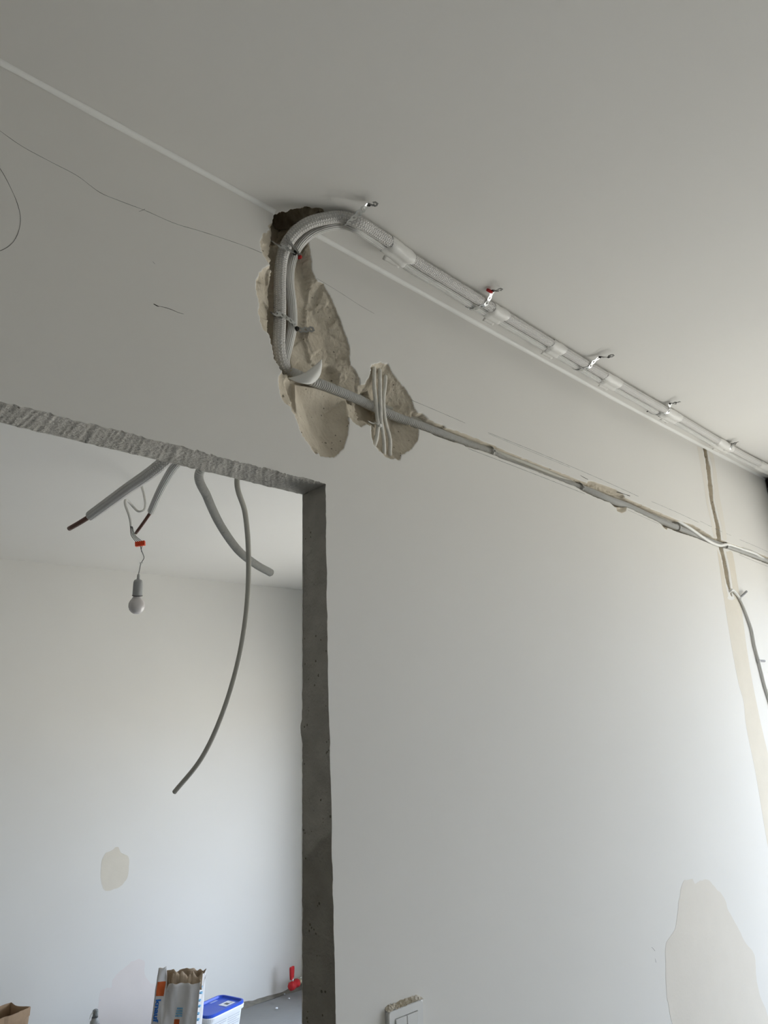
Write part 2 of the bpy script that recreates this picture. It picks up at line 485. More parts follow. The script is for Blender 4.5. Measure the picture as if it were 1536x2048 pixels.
M_RIB = foam_mat('ribbed_foam_skin', 'ribbed')

# ------------------------------------------------------------------ the partition wall: one uneven grid
def lines(*segs):
    out = []
    for a, b, st in segs:
        n = max(1, int(round((b - a) / st)))
        out += list(np.linspace(a, b, n, endpoint=False))
    out.append(segs[-1][1])
    return np.array(out)
ZTOP = 2.70
xs = lines((XL, DX0, .25), (DX0, .15, .009), (.15, .56, .0045), (.56, DX1, .0021), (DX1, 1.12, .0021), (1.12, 2.0, .004), (2.0, 2.64, .005), (2.64, 2.76, .003), (2.76, XR, .006))
zs = lines((0, 1.0, .1), (1.0, 2.0, .02), (2.0, DZ, .0035), (DZ, 2.08, .0022), (2.08, 2.60, .0022), (2.60, ZTOP, .004))
X, Z = np.meshgrid(xs, zs, indexing='ij')
IX1 = int(np.argmin(abs(xs - DX1))); IX0 = int(np.argmin(abs(xs - DX0))); IZ = int(np.argmin(abs(zs - DZ)))

A_OUT = [(540, 330), (540, 400), (549, 425), (546, 446), (535, 450), (539, 459), (528, 468), (521, 483), (523, 500), (531, 515), (542, 531),
         (530, 535), (519, 544), (513, 560), (512, 580), (516, 597), (519, 606), (517, 625), (520, 643), (528, 660), (539, 668), (544, 682),
         (544, 698), (548, 716), (556, 731), (565, 743), (558, 754), (557, 770), (562, 790), (570, 805), (582, 815), (590, 830), (603, 865),
         (618, 890), (632, 908), (637, 906), (641, 911), (660, 915), (668, 916), (680, 905), (690, 890), (695, 875), (698, 850), (698, 832), (701, 836),
         (707, 844), (722, 853), (734, 849), (741, 853), (752, 830), (752, 790), (736, 758), (727, 769), (721, 769), (720, 758), (713, 743),
         (701, 729), (699, 713), (700, 698), (695, 682), (686, 655), (673, 621), (660, 591), (651, 577), (647, 568), (634, 562), (624, 542), (623, 518),
         (618, 487), (614, 472), (610, 456), (640, 380), (660, 330)]
B_OUT = [(736, 849), (743, 851), (742, 864), (744, 876), (748, 888), (757, 899), (769, 911), (780, 918), (790, 917), (799, 920), (804, 909), (812, 905), (824, 897),
         (835, 880), (838, 864), (837, 854), (845, 838), (830, 818), (821, 794), (809, 775), (791, 754), (784, 743), (776, 728), (769, 728),
         (761, 724), (755, 726), (744, 729), (742, 739), (741, 748), (735, 759), (728, 769), (722, 790), (726, 830)]
CH_TOP = [(828, 819), (838, 826), (845, 827), (857, 837), (872, 845), (889, 851), (892, 855), (909, 860), (941, 872), (978, 887), (1033, 911), (1095, 935), (1151, 957), (1176, 967),
          (1250, 995), (1310, 1021), (1360, 1042), (1386, 1049), (1404, 1060), (1419, 1069), (1426, 1075), (1445, 1081), (1500, 1100), (1536, 1114), (1600, 1138)]
CH_BOT = [(1600, 1152), (1536, 1128), (1500, 1114), (1455, 1097), (1437, 1094), (1394, 1076), (1357, 1064), (1331, 1054), (1315, 1043), (1254, 1014), (1230, 1014),
          (1220, 1005), (1200, 998), (1172, 986), (1149, 972), (1095, 951), (998, 914), (983, 908), (936, 893), (889, 878), (838, 857), (826, 850)]
pA, pB = PW(A_OUT), PW(B_OUT)
pC = PW(CH_TOP + CH_BOT)
ch_pipe = PW([(545, 330), (545, 470), (543, 520), (545, 600), (537, 652), (544, 690), (548, 716), (556, 731), (565, 743), (585, 754), (604, 757), (596, 720), (600, 660), (596, 560), (592, 500), (596, 462), (600, 440), (640, 330)])
ch_mid = PW([(592, 330), (596, 462), (614, 474), (620, 520), (627, 560), (628, 600), (625, 640), (622, 672), (632, 712), (668, 742), (705, 782), (720, 812), (690, 800), (600, 765), (588, 700)])
lobe = PW([(592, 760), (640, 768), (703, 792), (699, 850), (691, 888), (670, 914), (643, 908), (620, 888), (605, 862), (596, 830), (591, 795)])
ovl = PW([(640, 712), (672, 712), (690, 733), (696, 758), (692, 782), (650, 768), (636, 740)])
pocket = PW([(727, 775), (742, 772), (760, 790), (778, 806), (780, 830), (762, 850), (745, 845), (720, 838), (716, 812)])
cavern = PW([(549, 330), (549, 470), (556, 480), (585, 470), (600, 455), (620, 380)])
rough = PW([(1176, 962), (1186, 963), (1200, 968), (1230, 978), (1247, 989), (1252, 998), (1200, 984), (1172, 975)])
chip1 = PW([(1231, 1008), (1234, 1022), (1243, 1027), (1252, 1022), (1254, 1008)])
chip2 = PW([(1320, 1045), (1329, 1057), (1334, 1060), (1336, 1050)])
crack = PW([(1409, 893), (1412, 912), (1416, 930), (1420, 965), (1423, 1000), (1430, 1030), (1435, 1052), (1439, 1085), (1443, 1100), (1447, 1115), (1452, 1140), (1455, 1160), (1458, 1174), (1463, 1190)])

D = np.zeros_like(X)
BARE = np.full_like(X, -1.0)                  # signed "bareness" in metres
def region(x0, x1, z0, z1):
    return np.ix_(np.where((xs >= x0) & (xs <= x1))[0], np.where((zs >= z0) & (zs <= z1))[0])
# hollows A and B
g = region(.55, 1.15, 2.06, ZTOP)
x, z = X[g], Z[g]
jag = .0022 * fbm(x, z, 90, 3, 3) + .0012 * vnoise(x, z, 300, 8)
sA = sdf(pA, x, z) + jag
sB = sdf(pB, x, z) + jag
fac = cellfacet(x, z, 26, 4); fine = fbm(x, z, 130, 3, 12)
streak = vnoise(x * 1.0 + z * .35, z * .25, 240, 40)
def edge(s, depth, w):
    return depth * sm(-s / w)
tA = np.maximum(-sA, 0); tB = np.maximum(-sB, 0)
dA = np.where(sA < 0, .0035 * sm(tA / .002) + .34 * np.minimum(tA, .05) + .0040 * fac * sm(tA / .014) + .0013 * fine, 0)
sCh = sdf(ch_pipe, x, z) + jag * 1.4
sMid = sdf(ch_mid, x, z) + jag * 1.5 + .004 * fbm(x, z, 30, 2, 77)
sLo = sdf(lobe, x, z)
sOv = sdf(ovl, x, z)
dA = np.maximum(dA, edge(sMid, .025, .005) + (sMid < 0) * (.0028 * fac + .0010 * fine))
lobeD = .0035 * sm(-sLo / .003) + .033 * np.clip(-sLo / .046, 0, 1) ** .75 * np.clip(.5 + (z - 2.11) * 4.0, .3, 1.2) + (sLo < 0) * .0005 * (fine + streak)
wLo = sm((-sLo - .001) / .005)
dA = dA * (1 - wLo) + lobeD * wLo
dA = np.maximum(dA, .034 * sm(-sOv / .022))
dA = np.maximum(dA, edge(sCh, .046, .005) + (sCh < 0) * .002 * fine)
dA = np.maximum(dA, edge(sdf(cavern, x, z) + jag * 2, .074, .010))
dA = np.where(sA < .0005, dA, 0)
dB = np.where(sB < 0, .0035 * sm(tB / .002) + .58 * np.minimum(tB, .055) + .0008 * fac * sm(tB / .014) + .0006 * fine + .0009 * vnoise(x * .5 - z * .4, z * .6 + x, 220, 55), 0)
dB = np.maximum(dB, edge(sdf(pocket, x, z) + jag * 2, .056, .008))
dAB = np.maximum(dA, dB)
D[g] = np.maximum(D[g], dAB)
BARE[g] = np.maximum(BARE[g], np.maximum(-sA, -sB))
# the long chase
g = region(1.05, XR, 2.12, 2.36)
x, z = X[g], Z[g]
jag = .0016 * fbm(x, z, 70, 3, 5)
sC = sdf(pC, x, z) + jag
D[g] = np.maximum(D[g], edge(sC, .034, .006) + (sC < 0) * .001 * fbm(x, z, 120, 2, 6))
BARE[g] = np.maximum(BARE[g], -sC)
for poly, dep, wid, amp in ((rough, .013, .006, .005), (chip1, .008, .012, .0006), (chip2, .008, .01, .0006)):
    s = sdf(poly, x, z) + jag * 1.3
    D[g] = np.maximum(D[g], np.where(s < 0, np.maximum(edge(s, dep, wid) + amp * fbm(x, z, 110, 3, 9) * sm(-s / .004), 0), 0))
    BARE[g] = np.maximum(BARE[g], -s)
# the narrow vertical slot
g = region(2.62, 2.80, 2.0, ZTOP)
x, z = X[g], Z[g]
hw = .0175 + .004 * fbm(x * 0 + 1, z, 26, 2, 31) - .012 * sm((2.06 - z) / .05)
s = linedist(crack, x, z) - hw + .003 * fbm(x, z, 90, 3, 14)
D[g] = np.maximum(D[g], edge(s, .016, .007) + (s < 0) * .003 * fbm(x, z, 80, 2, 16))
BARE[g] = np.maximum(BARE[g], -s)

# rough front edge of the doorway
cut_x = lambda zz: np.interp(zz, [0, .7, 1.15, 1.55, 1.75, 2.0, 2.1], [.842, .835, .8335, .8275, .8235, .8235, .825]) + .0012 * vnoise(zz * 0 + 3, zz, 46, 3) + .0006 * vnoise(zz * 0, zz, 160, 4)
cut_z = lambda xx: DZ + .0010 * vnoise(xx, xx * 0 + 2, 40, 21) + .0022 * np.abs(vnoise(xx, xx * 0, 150, 22)) + .0012 * vnoise(xx, xx * 0 + 5, 300, 23)
XX, ZZ = X.copy(), Z.copy()
for k in range(IZ + 1):
    w = min(1.0, 1.0)
    sh = cut_x(np.array([zs[k]]))[0] - DX1
    f = np.clip(1 - (xs[IX1:] - DX1) / .06, 0, 1)
    XX[IX1:, k] += sh * f * (1 if k < IZ else 1)
edge_z = cut_z(xs[IX0:IX1 + 1]) - DZ
edge_z[-1] = 0
for k in range(IZ, len(zs)):
    f = max(0.0, 1 - (zs[k] - DZ) / .02)
    if f <= 0: break
    ZZ[IX0:IX1 + 1, k] += edge_z * f
nx, nz = len(xs), len(zs)
V = np.stack([XX, D, ZZ], -1).reshape(-1, 3)
i, j = np.meshgrid(np.arange(nx - 1), np.arange(nz - 1), indexing='ij')
keep = ~((i >= IX0) & (i < IX1) & (j < IZ))
i, j = i[keep], j[keep]
F = np.stack([i * nz + j, (i + 1) * nz + j, (i + 1) * nz + j + 1, i * nz + j + 1], 1)
used = np.unique(F); remap = -np.ones(len(V), int); remap[used] = np.arange(len(used))
bare = np.clip(.5 + BARE / .004, 0, 1).ravel()
wall = mesh_obj('wall_front', V[used], remap[F], M_PAINT, None, True, attr={'bare': bare[used]})
wall.data.materials.append(M_WALL)
wall.data.polygons.foreach_set('material_index', (bare[F].max(1) > .05).astype(np.int32))
tag(wall, 'white painted partition wall with chiselled hollows, a long cable chase and a doorway', 'wall', kind='structure')

# back of the partition towards the next room
mb = MB()
for a, b, c, d in ((XL, DX0, 0, ZTOP), (DX1, XR, 0, ZTOP), (DX0, DX1, DZ, ZTOP)):
    mb.add([(a, WT, c), (b, WT, c), (b, WT, d), (a, WT, d)], [(0, 3, 2, 1)])
wb = mb.build('back_face', M_PAINT, wall)
# sawn soffit of the lintel
gx = lines((DX0, .15, .006), (.15, DX1, .0022)); gy = np.linspace(0, WT, 34)
GX, GY = np.meshgrid(gx, gy, indexing='ij')
saw = vnoise(GX - GY * np.clip((GX - .3) * 1.6, 0, .9), GY * .06, 105, 61)
saw2 = vnoise(GX - GY * np.clip((GX - .3) * 1.6, 0, .9), GY * .04, 300, 66)
GZ = DZ + .0005 * saw + .0007 * saw2 + .0009 * fbm(GX, GY, 230, 3, 62)
GZ[:, -1] = DZ + .0012 * vnoise(gx, gx * 0, 90, 64)
fr = np.clip(1 - GY / .006, 0, 1)
GZ = GZ * (1 - fr) + (np.interp(GX, xs[IX0:IX1 + 1], edge_z) + DZ) * fr
V = np.stack([GX, GY, GZ], -1).reshape(-1, 3)
n2 = len(gy); a, b = np.meshgrid(np.arange(len(gx) - 1), np.arange(n2 - 1), indexing='ij'); a = a.ravel(); b = b.ravel()
soffit = mesh_obj('lintel_soffit', V, np.stack([a * n2 + b, a * n2 + b + 1, (a + 1) * n2 + b + 1, (a + 1) * n2 + b], 1), M_CUT, wall, True)
tag(soffit, 'rough saw-cut underside of the doorway lintel')
# sawn jamb (right) and the other jamb
def jamb(name, xf, flip):
    gz = lines((0, .8, .03), (.8, DZ, .004)); gy = np.linspace(0, WT, 24)
    GZ, GY = np.meshgrid(gz, gy, indexing='ij')
    base = xf(GZ)
    t = GY / WT
    GXj = base * (1 - t) + (DX1 if not flip else DX0) * t if not flip else base
    if not flip:
        backx = .8265 + .0010 * vnoise(GZ, GZ * 0, 70, 71) + .0006 * vnoise(GZ, GZ * 0 + 3, 240, 75)
        backx = backx - .0045 * np.exp(-((GZ - 1.585) / .02) ** 2) - .0022 * np.exp(-((GZ - 1.645) / .012) ** 2)
        GXj = base * (1 - t) + backx * t
    mid = np.sin(np.pi * np.clip(t, 0, 1)) ** .3
    GXj = GXj + mid * (.0007 * fbm(GZ, GY, 60, 3, 72) + .0006 * vnoise(GZ + GY * .25, GY * .05, 130, 73))
    if not flip:
        for _ in range(70):                     # air pores
            pz, py, pr = rng.uniform(.9, 2.0), rng.uniform(.008, .07), rng.uniform(.0012, .0028)
            GXj += .003 * np.exp(-(((GZ - pz) / pr) ** 2 + ((GY - py) / pr) ** 2))
    V = np.stack([GXj, GY, GZ], -1).reshape(-1, 3)
    n2 = len(gy); a, b = np.meshgrid(np.arange(len(gz) - 1), np.arange(n2 - 1), indexing='ij'); a = a.ravel(); b = b.ravel()
    damp = np.clip((1.43 - GY * .9 + .02 * fbm(GZ, GY, 12, 3, 78) - GZ) / .012, 0, 1)
    o = mesh_obj(name, V, np.stack([a * n2 + b, a * n2 + b + 1, (a + 1) * n2 + b + 1, (a + 1) * n2 + b], 1), M_JAMB, wall, True, attr={'damp': damp})
    return o
jr = jamb('door_jamb', lambda zz: cut_x(zz), False)
tag(jr, 'bare grey sawn jamb of the doorway')
jl = jamb('door_jamb', lambda zz: DX0 + 0 * zz, True)

# ------------------------------------------------------------------ ceilings, floors, other walls
cxs = lines((XL, .3, .15), (.3, .66, .03), (.66, .84, .0024), (.84, XR, .03))
cys = lines((YB, -.5, .3), (-.5, -.13, .03), (-.13, WT, .0024))
CXg, CYg = np.meshgrid(cxs, cys, indexing='ij')
hole = np.array([(.697, .10), (.697, .012), (.703, .004), (.706, -.010), (.714, -.012), (.717, -.026), (.724, -.037), (.730, -.040), (.733, -.053), (.745, -.058), (.752, -.066), (.764, -.072), (.790, -.060), (.792, -.03), (.785, 0), (.79, .10)])
g = np.ix_(np.where((cxs > .62) & (cxs < .88))[0], np.where(cys > -.13)[0])
x, y = CXg[g], CYg[g]
s = sdf(hole, x, y) + .003 * fbm(x, y, 80, 3, 81)
Hh = np.zeros_like(CXg); Bb = np.full_like(CXg, -1.0)
deep = .020 + .055 * sm((.765 - x) / .05)
Hh[g] = np.where(s < 0, deep * sm(-s / .012) + .010 * cellfacet(x, y, 55, 82) * sm(-s / .01) + .003 * fbm(x, y, 150, 3, 83), 0)
Bb[g] = -s
V = np.stack([CXg, CYg, HC(CXg) + np.maximum(Hh, 0)], -1).reshape(-1, 3)
n2 = len(cys); a, b = np.meshgrid(np.arange(len(cxs) - 1), np.arange(n2 - 1), indexing='ij'); a = a.ravel(); b = b.ravel()
F = np.stack([a * n2 + b, a * n2 + b + 1, (a + 1) * n2 + b + 1, (a + 1) * n2 + b], 1)
cbare = np.clip(.5 + Bb / .004, 0, 1).ravel()
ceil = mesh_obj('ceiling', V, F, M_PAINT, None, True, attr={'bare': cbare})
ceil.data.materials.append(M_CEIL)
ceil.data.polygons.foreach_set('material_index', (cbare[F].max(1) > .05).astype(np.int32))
tag(ceil, 'white painted ceiling of the near room, broken open where the pipes bend down', 'ceiling', kind='structure')
fx = np.linspace(XL, XR, 12)
mb = MB()
for k in range(11):
    mb.add([(fx[k], WT, HF(fx[k])), (fx[k + 1], WT, HF(fx[k + 1])), (fx[k + 1], YF + .02, HF(fx[k + 1])), (fx[k], YF + .02, HF(fx[k]))], [(0, 3, 2, 1)])
fc = mb.build('ceiling', M_PAINT)
tag(fc, 'white ceiling of the next room seen through the doorway', 'ceiling', kind='structure')
# floors
mb = MB(); mb.add([(XL, YB, 0), (XR, YB, 0), (XR, WT * .5, 0), (XL, WT * .5, 0)], [(0, 1, 2, 3)])
fl = mb.build('floor', M_FLOOR); tag(fl, 'bare screed floor of the near room', 'floor', kind='structure')
fgx = np.linspace(XL, XR, 120); fgy = np.linspace(WT * .5, YF, 80)
FX, FY = np.meshgrid(fgx, fgy, indexing='ij')
FZ = -.004 + .003 * fbm(FX, FY, 3, 3, 91)
cr = np.abs(FY - (YF - .19 + .03 * vnoise(FX, FX * 0, 3, 92)))
FZ = FZ - .006 * np.exp(-(cr / .02) ** 2)
n2 = 80; a, b = np.meshgrid(np.arange(119), np.arange(79), indexing='ij'); a = a.ravel(); b = b.ravel()
fl2 = mesh_obj('floor', np.stack([FX, FY, FZ], -1).reshape(-1, 3), np.stack([a * n2 + b, (a + 1) * n2 + b, (a + 1) * n2 + b + 1, a * n2 + b + 1], 1), M_SCREED, None, True)
tag(fl2, 'grey concrete screed floor of the next room', 'floor', kind='structure')
# crumbly mortar along the foot of the far wall
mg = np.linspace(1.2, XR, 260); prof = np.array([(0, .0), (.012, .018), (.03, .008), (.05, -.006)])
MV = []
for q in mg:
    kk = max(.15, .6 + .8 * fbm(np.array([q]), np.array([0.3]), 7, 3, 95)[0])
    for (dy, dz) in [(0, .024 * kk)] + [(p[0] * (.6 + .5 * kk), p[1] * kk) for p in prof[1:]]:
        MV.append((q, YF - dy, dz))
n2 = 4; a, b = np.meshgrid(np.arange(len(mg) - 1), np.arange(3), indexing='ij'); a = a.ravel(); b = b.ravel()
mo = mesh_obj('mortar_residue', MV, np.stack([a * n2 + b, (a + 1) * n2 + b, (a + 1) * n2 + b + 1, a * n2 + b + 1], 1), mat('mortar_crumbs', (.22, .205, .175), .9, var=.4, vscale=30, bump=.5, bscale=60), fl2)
tag(mo, 'dark crumbly mortar along the foot of the wall')
# far wall
mb = MB(); mb.add([(XL, YF, -.02), (XR, YF, -.02), (XR, YF, 2.75), (XL, YF, 2.75)], [(0, 1, 2, 3)])
wf = mb.build('wall_far', M_PAINT); tag(wf, 'white far wall of the next room with two skimmed patches', 'wall', kind='structure')
mb = MB(); mb.add([(XL, YB, 0), (XL, YB, 2.75), (XL, YF, 2.75), (XL, YF, 0)], [(0, 1, 2, 3)])
tag(mb.build('wall_left', M_PAINT), 'white side wall outside the frame to the left', 'wall', kind='structure')
mb = MB(); mb.add([(XL, YB, 0), (XR, YB, 0), (XR, YB, 2.75), (XL, YB, 2.75)], [(0, 3, 2, 1)])
tag(mb.build('wall_back', M_PAINT), 'white wall behind the camera', 'wall', kind='structure')
# facade with two window openings, 0.22 thick reveals
mb = MB()
def facade(y0, y1, win):
    a, b, c, d = win
    for (p, q, r, s_) in ((y0, a, 0, 2.75), (b, y1, 0, 2.75), (a, b, 0, c), (a, b, d, 2.75)):
        mb.box((XR, p, r), (XR + .22, q, s_))
facade(YB, WT * .5, WIN_NEAR); facade(WT * .5, YF, WIN_FAR)
tag(mb.build('wall_right', M_PAINT), 'white outer wall with the window openings at the right end', 'wall', kind='structure')
def window(name, win, label, fw=.06):
    a, b, c, d = win
    mb = MB()
    xx0, xx1 = XR + .10, XR + .16
    for lo, hi in (((xx0, a, c), (xx1, a + fw, d)), ((xx0, b - fw, c), (xx1, b, d)), ((xx0, a + fw, c), (xx1, b - fw, c + fw)), ((xx0, a + fw, d - fw), (xx1, b - fw, d)),
                   ((xx0, (a + b) / 2 - .04, c + fw), (xx1, (a + b) / 2 + .04, d - fw))):
        mb.box(lo, hi)
    return tag(mb.build(name, M_BROWNF), label, 'window', kind='structure')
window('window_1', WIN_NEAR, 'dark brown window frame in the outer wall of the near room')
window('window_2', WIN_FAR, 'dark brown window frame in the outer wall of the next room')
mb = MB(); mb.box((XR - .022, -.060, 0.0), (XR - .001, -.004, 2.590))
tag(mb.build('trim_1', M_BROWNF), 'dark brown strip in the corner by the ceiling at the right edge', 'trim', kind='structure')

# caulk bead in the ceiling corner
def fillet(name, x0, x1, seed):
    fxs = lines((x0, x1, .012))
    V = []
    for q in fxs:
        h = HC(q); r = .0075 + .0012 * fbm(np.array([q]), np.array([0.]), 9, 2, seed)[0]
        for t in np.linspace(0, math.pi / 2, 6):
            V.append((q, -r * (1 - math.sin(t)) - .0004, h - r * (1 - math.cos(t)) - .0004))
    n2 = 6; a, b = np.meshgrid(np.arange(len(fxs) - 1), np.arange(5), indexing='ij'); a = a.ravel(); b = b.ravel()
    o = mesh_obj(name, V, np.stack([a * n2 + b, (a + 1) * n2 + b, (a + 1) * n2 + b + 1, a * n2 + b + 1], 1), M_CAULK, ceil, True)
    return o
fillet('caulk_bead', XL + .01, .695, 1); fillet('caulk_bead', .79, XR - .002, 2)

# ------------------------------------------------------------------ skim patches and marks, parts of their walls
def patch(name, px, material, y, parent, rag=.004, seed=0, lift=.0004, label=None):
    P = np.array([W(p[0], p[1], y) for p in px])
    P = np.vstack([P, P[:1]])
    Q = curve(P, step=.006)[:-1]
    c = Q.mean(0)
    nrm = Q - c; nrm /= np.linalg.norm(nrm, axis=1)[:, None]
    s = arclen(Q)
    Q = Q + nrm * (rag * fbm(s, s * 0 + seed, 45, 3, seed))[:, None]
    n = len(Q)
    V = [(q[0], y - lift, q[2]) for q in Q] + [(q[0], y + .001, q[2]) for q in Q]
    F = [tuple(range(n))] + [(k, (k + 1) % n, n + (k + 1) % n, n + k) for k in range(n)]
    o = mesh_obj(name, V, F, material, parent)
    if label: tag(o, label)
    return o
patch('filler_patch', [(1385, 1757), (1391, 1770), (1396, 1764), (1409, 1758), (1425, 1768), (1440, 1786), (1448, 1795), (1456, 1820), (1467, 1840), (1480, 1865), (1494, 1890),
      (1508, 1908), (1513, 1960), (1522, 1998), (1532, 2020), (1540, 2075), (1350, 2075), (1343, 2040), (1335, 2000), (1331, 1930), (1333, 1885), (1349, 1860), (1357, 1810), (1366, 1765)],
      M_FILL2, 0, wall, .004, 3, label='large beige skimmed patch low on the wall')
patch('filler_patch', [(1446, 1184), (1455, 1196), (1462, 1200), (1470, 1196), (1478, 1184), (1486, 1240), (1494, 1300), (1504, 1360), (1520, 1440), (1540, 1530), (1560, 1680), (1580, 1840), (1680, 2500), (1660, 2500), (1560, 1840), (1530, 1660), (1510, 1540), (1492, 1450),
      (1487, 1403), (1478, 1370), (1468, 1320), (1458, 1262)], M_FILL, 0, wall, .003, 5, lift=.00025, label='beige filler band running down below the slot')
M_FTHIN = mat('filler_thin', (.73, .70, .635), .85, var=.03)
patch('filler_patch', [(1394, 893), (1400, 925), (1407, 965), (1413, 1005), (1421, 1040), (1428, 1074), (1433, 1076), (1428, 1050), (1422, 1030), (1417, 1000), (1414, 965), (1410, 930), (1406, 910), (1404, 897)], M_FTHIN, 0, wall, .002, 6, lift=.0002)
patch('filler_patch', [(1416, 901), (1419, 912), (1424, 930), (1427, 965), (1430, 1000), (1437, 1030), (1443, 1052), (1446, 1077), (1453, 1080), (1448, 1040), (1438, 985), (1431, 935), (1425, 907)], M_FTHIN, 0, wall, .002, 16, lift=.0002)
patch('filler_patch', [(1434, 1098), (1440, 1140), (1448, 1192), (1456, 1193), (1452, 1174), (1448, 1150), (1444, 1130), (1440, 1112)], M_FILL, 0, wall, .002, 17, lift=.0002)
patch('filler_patch', [(1452, 1103), (1456, 1120), (1460, 1140), (1464, 1165), (1468, 1194), (1479, 1194), (1474, 1160), (1467, 1115), (1464, 1104)], M_FILL, 0, wall, .002, 18, lift=.0002)
patch('filler_patch', [(230, 1695), (236, 1694), (242, 1706), (256, 1712), (258, 1735), (254, 1757), (240, 1773), (222, 1780), (210, 1781), (204, 1770), (203, 1725), (210, 1708), (221, 1702)], M_FILL, YF, wf, .003, 8, label='small beige skimmed patch')
patch('filler_patch', [(262, 1924), (278, 1917), (289, 1924), (289, 1945), (300, 1965), (330, 1970), (340, 2060), (190, 2070), (197, 2010), (202, 1980), (212, 1976), (222, 1975), (228, 1955), (245, 1938)], mat('filler_rosy', (.745, .69, .655), .85, var=.04), YF, wf, .006, 9, label='pale rosy skimmed patch behind the sack')
def mark(name, px, w, material, y=0.0, parent=wall, step=.006):
    P = curve([W(p[0], p[1], y) for p in px], step)
    s = np.linspace(0, 1, len(P))
    ww = np.broadcast_to(np.asarray(w, float), (len(P),)) if np.ndim(w) == 0 else np.interp(s, np.linspace(0, 1, len(w)), w)
    V, F = ribbon(P, ww * (.8 + .35 * vnoise(arclen(P), s * 0, 70, 3)), (0, -1, 0), .00015)
    return mesh_obj(name, V, F, material, parent)
mark('pencil_line', [(-160, 170), (-80, 215), (-20, 248), (40, 290), (100, 323), (155, 352), (200, 385), (240, 402), (290, 421), (350, 447), (400, 462), (455, 480), (500, 496), (524, 506)], .0010, M_PENCIL)
mark('pencil_line', [(278, 423), (284, 421), (290, 418)], .0009, M_PENCIL)
mark('pencil_line', [(-15, 318), (2, 340), (20, 373), (34, 405), (41, 435), (38, 460), (28, 482), (14, 495), (-10, 506)], .0012, M_PENCIL)
mark('pencil_line', [(634, 557), (680, 585), (720, 611), (748, 627)], .0007, M_PENCIL)
mark('charcoal_scratch', [(307, 608), (313, 611), (317, 613)], [.0025, .003, .002], M_CHAR)
mark('charcoal_scratch', [(315, 612), (330, 615), (345, 620), (356, 625), (367, 628)], [.0008, .0012, .0008], M_CHAR)
mark('charcoal_scratch', [(305, 523), (308, 526), (310, 528)], .0008, M_PENCIL)
mark('pencil_line', [(820, 799), (870, 820), (930, 846)], .0010, M_PENCIL)
mark('pencil_line', [(976, 865), (1090, 911), (1200, 958), (1277, 993)], .0011, M_PENCIL)
mark('pencil_line', [(976, 867), (1060, 902), (1140, 935)], .0007, M_PENCIL)
mark('pencil_line', [(936, 897), (1030, 933), (1130, 972), (1170, 988)], .0012, M_PENCIL)
mark('pencil_line', [(1256, 1020), (1300, 1040), (1318, 1048)], .0010, M_PENCIL)
mark('pencil_line', [(1303, 1003), (1350, 1023), (1397, 1045)], .0012, M_PENCIL)
mark('pencil_line', [(1400, 1042), (1432, 1058), (1462, 1071)], .0010, M_PENCIL)
mark('pencil_line', [(1479, 1079), (1510, 1092), (1536, 1104)], .0012, M_PENCIL)
mark('pencil_line', [(1478, 1109), (1505, 1121), (1536, 1133)], .0012, M_PENCIL)
mark('charcoal_scratch', [(1161, 951), (1168, 955), (1176, 959)], .0022, M_CHAR)
mark('charcoal_scratch', [(1233, 984), (1245, 987), (1260, 992)], .0028, M_CHAR)
mark('charcoal_scratch', [(1303, 1894), (1307, 1898), (1310, 1902)], .0012, M_PENCIL)
mark('charcoal_scratch', [(1310, 1917), (1312, 1925)], .0016, M_PENCIL)

# ================================================================== the services
RB, RS, RC, RH = .0125, .0098, .0098, .0066     # radii: big and small insulated pipe, corrugated conduit, hose
def on_ceiling(px, py, drop):
    z = 2.6
    for _ in range(4):
        p = Zp(px, py, z); z = HC(p[0]) - drop
    return Zp(px, py, z)
# --- insulated pipe pair
def bundle_y(x_):
    return np.interp(x_, [.8, 1.0, 1.5, 2.2, 3.4], [-.097, -.094, -.088, -.083, -.080])
def droop(q): return .0165 + .0015 * (1 + math.sin(q * 7.3))
run = [(q, bundle_y(q) + .002 * math.sin(q * 5.1), HC(q) - droop(q)) for q in np.arange(3.315, .98, -.11)]
run2 = [(q, bundle_y(q) + .0222 + .002 * math.sin(q * 5.1), HC(q) - droop(q) - .0035) for q in np.arange(3.315, .98, -.11)]
big_bend = [on_ceiling(790, 491, .018), on_ceiling(748, 463, .018), on_ceiling(712, 442, .019), W(682, 434, -.088), W(650, 437, -.070), W(618, 446, -.048), W(594, 462, -.024), W(576, 484, -.004), W(565, 512, .009), W(560, 555, .016), W(560, 610, .017),
            W(559, 660, .016), W(558, 692, .016), W(562, 720, .026), W(570, 741, .046)]
sm_bend = [on_ceiling(783, 506, .021), on_ceiling(742, 477, .021), on_ceiling(706, 455, .022), W(684, 450, -.058), W(655, 453, -.042), W(626, 465, -.016), W(604, 484, .004), W(590, 506, .016), W(581, 535, .022), W(579, 565, .024), W(584, 610, .024),
           W(585, 650, .022), W(577, 690, .022), W(570, 722, .030), W(573, 743, .050)]
big_tail = [(.712, .10, 2.272), (.700, .19, 2.235), Dp(330, 922, 1.43), Dp(250, 981, 1.57), Dp(182, 1031, 1.70)]
sm_tail = [(.730, .11, 2.275), (.745, .22, 2.26), Dp(358, 922, 1.62), Dp(332, 960, 1.70), Dp(314, 996, 1.78), Dp(303, 1022, 1.84)]
root = thing('insulated_pipe_pair', 'pair of white insulated copper pipes strapped along the ceiling and down into the wall', 'pipe', (1.9, -.08, 2.5))
Pbig = curve(run + big_bend + big_tail, .004)
Psm = curve(run2 + sm_bend + sm_tail, .004)
pb = tube_obj('insulated_pipe', Pbig, RB, M_FOAM, root, 20, ref=(0, 1, 0))
tag(pb, 'thicker pipe in embossed white foam')
ps = tube_obj('insulated_pipe', Psm, RS, M_RIB, root, 18, ref=(0, 1, 0))
